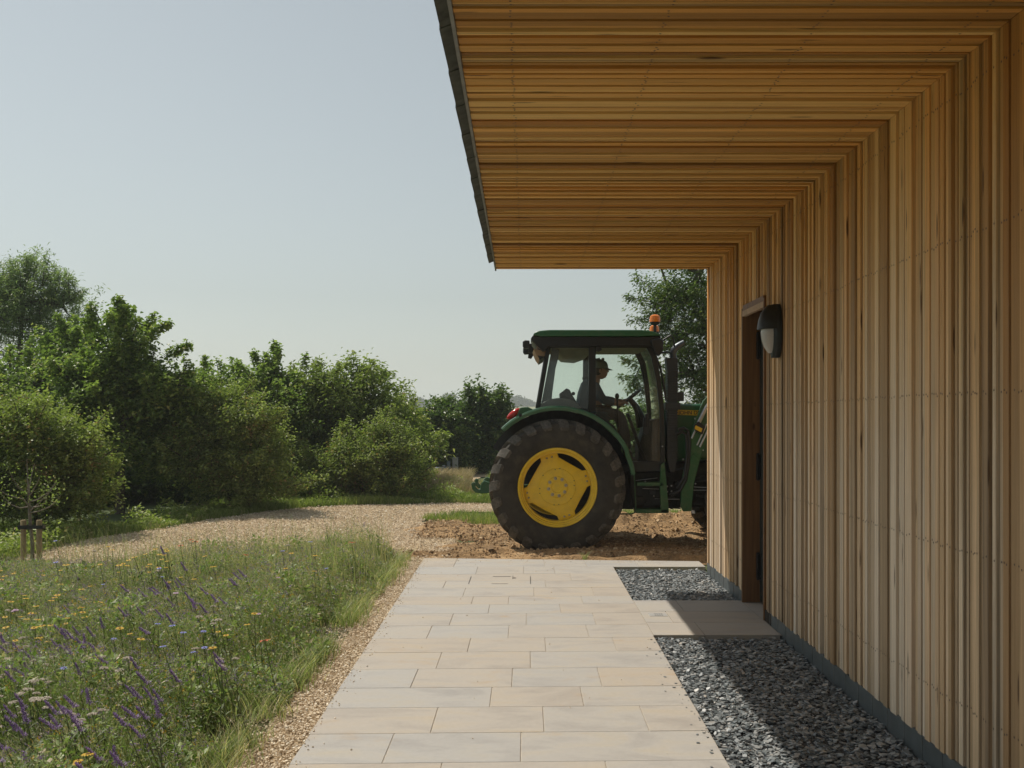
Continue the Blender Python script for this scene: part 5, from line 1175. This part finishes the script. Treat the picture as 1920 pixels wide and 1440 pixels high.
# marks read off the photograph: (px, py of the head, kind)
spots = [(x, y, 'yellow') for x, y in ((12, 1068), (8, 1080), (5, 1085), (85, 1076), (125, 1111), (120, 1118), (170, 1102), (176, 1098), (240, 1053), (237, 1060), (282, 1039), (300, 1033), (310, 1038), (324, 1030), (330, 1027), (305, 1062), (313, 1063), (292, 1055), (172, 1136), (192, 1126), (218, 1137), (137, 1143), (155, 1147), (160, 1138), (114, 1165), (118, 1153), (138, 1158), (152, 1161), (48, 1155), (70, 1146), (72, 1175), (48, 1168), (10, 1185), (20, 1180), (107, 1201), (88, 1133), (192, 1408), (178, 1422), (168, 1437), (205, 1053), (233, 1096), (605, 1040), (560, 1035), (430, 1180), (445, 1184), (268, 1185), (240, 1170), (480, 1150), (35, 1075), (60, 1120), (20, 1128), (130, 1065), (215, 1030), (265, 1045), (420, 1060), (350, 1080))]
spots += [(x, y, 'purple') for x, y in ((150, 1180), (162, 1188), (158, 1200), (60, 1182), (68, 1195), (110, 1210), (118, 1225), (180, 1192), (190, 1165), (207, 1160), (222, 1190), (262, 1135), (278, 1132), (295, 1130), (302, 1100), (322, 1088), (336, 1082), (345, 1088), (372, 1052), (418, 1092), (424, 1105), (485, 1065), (475, 1078), (305, 1280), (312, 1270), (318, 1303), (325, 1315), (327, 1345), (68, 1235), (75, 1248), (135, 1325), (148, 1310), (165, 1300), (180, 1320), (80, 1350), (12, 1370), (265, 1380), (285, 1390), (292, 1398), (447, 1215), (468, 1222), (210, 1335), (225, 1300), (38, 1185), (240, 1208), (350, 1150), (383, 1108), (395, 1120), (270, 1088), (160, 1130), (320, 1150), (415, 1130), (360, 1112), (72, 1313), (82, 1330), (330, 1250))]
spots += [(x, y, 'blue') for x, y in ((322, 1058), (312, 1080), (385, 1182), (356, 1185), (343, 1206), (398, 1216), (404, 1210), (175, 1212), (138, 1245), (228, 1195), (130, 1050), (125, 1010), (213, 1092), (352, 1168), (300, 1170), (630, 1063), (590, 1015), (540, 1032))]
spots += [(x, y, 'white') for x, y in ((48, 1198), (60, 1205), (52, 1215), (30, 1228), (80, 1233), (12, 1242), (32, 1262), (5, 1265), (95, 1240), (122, 1258), (65, 1275), (95, 1278), (30, 1300), (75, 1298), (110, 1320), (165, 1318), (150, 1330), (255, 1240), (257, 1225), (390, 1150), (405, 1135), (302, 1140), (380, 1212), (420, 1212), (447, 1234), (190, 1345), (60, 1105), (40, 1112), (28, 1140), (100, 1100), (30, 1100), (160, 1050), (300, 1068), (540, 1030), (215, 1245), (62, 1290))]
spots += [(x, y, 'pink') for x, y in ((32, 1143), (15, 1246), (345, 1110), (493, 1150), (18, 1240), (55, 1140), (520, 1080))]
spots += [(x, y, 'red') for x, y in ((352, 1020), (371, 1015), (370, 1010), (669, 1016), (525, 1198), (545, 1215), (463, 1040), (620, 1135))]
LBL = {'yellow': ('yellow daisy-like flower on a thin stem in the meadow', 'yellow flowers of the meadow'), 'purple': ('purple flower spike leaning above the meadow grass', 'purple flower spikes of the meadow'), 'blue': ('pale blue cornflower-like bloom in the meadow', 'blue flowers of the meadow'),
       'white': ('cream flat-topped flower head at the left of the meadow', 'cream flower heads of the meadow'), 'pink': ('pale pink flower among the meadow grasses', 'pink flowers of the meadow'), 'red': ('orange-red poppy-like flower among the meadow grasses', 'orange-red flowers of the meadow')}
LBL['white'] = ('cream flat-topped flower head among the meadow grasses', LBL['white'][1])
HT = {'yellow': .42, 'purple': .46, 'blue': .40, 'white': .42, 'pink': .38, 'red': .40}
for (px, py, kd) in spots:
    for rep in range(2 if kd in ('yellow', 'white', 'purple') and (px+py) % 3 else 1):
        qx = px+(random.uniform(-45, 45) if rep else 0); qy = py+(random.uniform(-30, 30) if rep else 0)
        hgt = .40 if qy > 1060 else .46
        if kd == 'purple': hgt += .05
        D = F*(CH-hgt)/(qy-VY); s = hgt/HT[kd]*1.0
        x = X_(qx, D)
        if D > 12.3 or x > -1.35: continue
        t = thing({'yellow': 'yellow_flower', 'purple': 'purple_flower', 'blue': 'blue_flower', 'white': 'cream_flower', 'pink': 'pink_flower', 'red': 'poppy'}[kd], LBL[kd][0], 'flower', (x, D, -.01), LBL[kd][1])
        t.rotation_euler = (random.uniform(-.12, .12), random.uniform(-.15, .1), random.uniform(-.9, .9)); k = random.uniform(.8, 1.25)
        for nm, me in (('stem', FP[kd][0]), ('flower_spike' if kd == 'purple' else 'flower_head', FP[kd][1])):
            c = link(nm, me, t); c.scale = (s*k, s*k, s)
# taller thin stalks near the track
x, y = RNG.uniform(-4.6, -1.5, 2200), RNG.uniform(9.2, 11.95, 2200); k = y < mead_far(x); x, y = x[k], y[k]; n = len(x)
gobj('tall_stems', np.stack([x, y, np.zeros(n)], -1), RNG.uniform(.32, .72, n), RNG.uniform(.003, .006, n), (-.08, 0), M['meadow'], tones(n, .45), 'tall thin flower stems at the far end of the meadow beside the track', 'stems', 3, .2)
# edge tufts spilling over the gravel strip
x = -1.43+RNG.normal(0, .065, 6000); y = RNG.uniform(2.8, 12, 6000); k = np.sin(y*3.1+np.sin(y*7)*1.2) > -.45; x, y = x[k], y[k]; n = len(x)
gobj('edge_tufts', np.stack([x, y, np.full(n, -.015)], -1), RNG.uniform(.05, .20, n), RNG.uniform(.004, .008, n), (.10, 0), M['meadow'], tones(n, .22, .1, 1), 'grass tufts spilling from the meadow over the gravel strip', 'grass tufts', 3, .6)
# bright green tuft at the paving edge in front of the wheel
tx_, ty_ = X_(1096, 11.97), 11.93
t = thing('grass_tuft', 'small bright green grass tuft at the paving edge in front of the big wheel', 'grass tuft', (tx_, ty_, -.01))
n = 26; V, Fq = blades(np.stack([RNG.normal(0, .014, n), RNG.normal(0, .01, n), np.zeros(n)], -1), RNG.uniform(.05, .14, n), np.full(n, .006), (.0, 0), .8, 3)
link('blades', np_mesh('blades', V, Fq, 4, M['meadow'], np.repeat(tones(n, 0, .6, 1), 3, 0)), t)

# ------------------------------------------------------------------ staked sapling
SD = 10.8; sx_ = X_(58, SD)
t = thing('sapling', 'young thin-branched sapling tied between two short wooden stakes', 'tree', (sx_, SD, -.01)); t['label'] = 'young sapling with bare lower branches tied between two short wooden stakes'
b = MB(); r0 = random.Random(4)
b.tube([W(60, 1080, SD), W(61, 1020, SD), W(57, 985, SD), W(55, 955, SD), W(54, 930, SD), W(52, 900, SD), W(50, 860, SD)], [.022, .020, .018, .016, .012, .008, .003], 8)
tips = []
for pts in ([(56, 950), (40, 952), (25, 945), (10, 925), (2, 915)], [(56, 952), (48, 935), (38, 932), (22, 925), (14, 914)], [(56, 962), (75, 958), (95, 950), (110, 937), (118, 928)], [(56, 950), (72, 950), (86, 946), (95, 935), (104, 915)], [(56, 945), (62, 950), (64, 930), (68, 915)],
            [(54, 930), (60, 925), (70, 910), (78, 895)], [(54, 935), (50, 915), (48, 895), (49, 870)], [(55, 940), (66, 938), (82, 925), (96, 905)], [(56, 958), (66, 948), (80, 932), (90, 920), (94, 905)], [(54, 925), (40, 915), (30, 895), (28, 880)]):
    dy = r0.uniform(-.22, .22); P = [Vector(W(x, y, SD))+Vector((0, dy*i/(len(pts)-1), 0)) for i, (x, y) in enumerate(pts)]
    b.tube(P, [.008-.006*i/(len(P)-1) for i in range(len(P))], 6); tips += P[2:]
b.build('trunk', M['bark_pale'], t)
P = np.array([tuple(p) for p in tips]); P = np.repeat(P, 11, 0)+RNG.normal(0, .05, (len(P)*11, 3)); n = len(P)
V = leaf_quads(P, unit(RNG.normal(0, 1, (n, 3))), RNG.uniform(.02, .04, n), RNG.uniform(.012, .02, n)); o0 = np.array(rootloc(t))
link('crown', np_mesh('crown', V-o0, np.arange(n*4).reshape(n, 4), 4, M['leaf_maple'], tones(n, .1, .4, 1)), t)
for (px, lab) in ((44, 'left of the two short round wooden stakes beside the sapling'), (73.5, 'right of the two short round wooden stakes beside the sapling, nearer the track')):
    x = X_(px, SD); b = MB(); zt = Z_(975, SD); b.lathe([(0, .028), (zt-.006, .028), (zt, .024), (zt, 0)], (x, SD, 0), 'z', 16)
    tag(b.build('wooden_stake', M['stake']), lab, 'stake')
b = MB(); zz = Z_(988, SD); b.box(X_(36, SD), X_(82, SD), SD-.032, SD-.029, zz-.018, zz+.018); b.box(X_(36, SD), X_(82, SD), SD+.029, SD+.032, zz-.018, zz+.018); b.box(X_(36, SD)-.003, X_(36, SD), SD-.032, SD+.032, zz-.018, zz+.018); b.box(X_(82, SD), X_(82, SD)+.003, SD-.032, SD+.032, zz-.018, zz+.018)
tag(b.build('tree_tie', M['black'], smooth=False), 'black rubber strap tying the sapling to both stakes', 'strap')

# ------------------------------------------------------------------ the air
b = MB(); b.box(-1560, 1560, -60, 1480, -6, 40); hz = b.build('haze', None or M['black'], smooth=False)
hm_ = bpy.data.materials.new('haze_air'); hm_.use_nodes = True; t_ = hm_.node_tree; t_.nodes.remove(t_.nodes['Principled BSDF'])
v_ = t_.nodes.new('ShaderNodeVolumePrincipled'); v_.inputs['Color'].default_value = (.88, .93, 1, 1); v_.inputs['Density'].default_value = .0008; v_.inputs['Anisotropy'].default_value = .2
t_.links.new(v_.outputs[0], t_.nodes['Material Output'].inputs['Volume']); hz.data.materials.clear(); hz.data.materials.append(hm_)
tag(hz, kind='stuff', label='thin pale summer haze that fades the far hill', cat='haze')
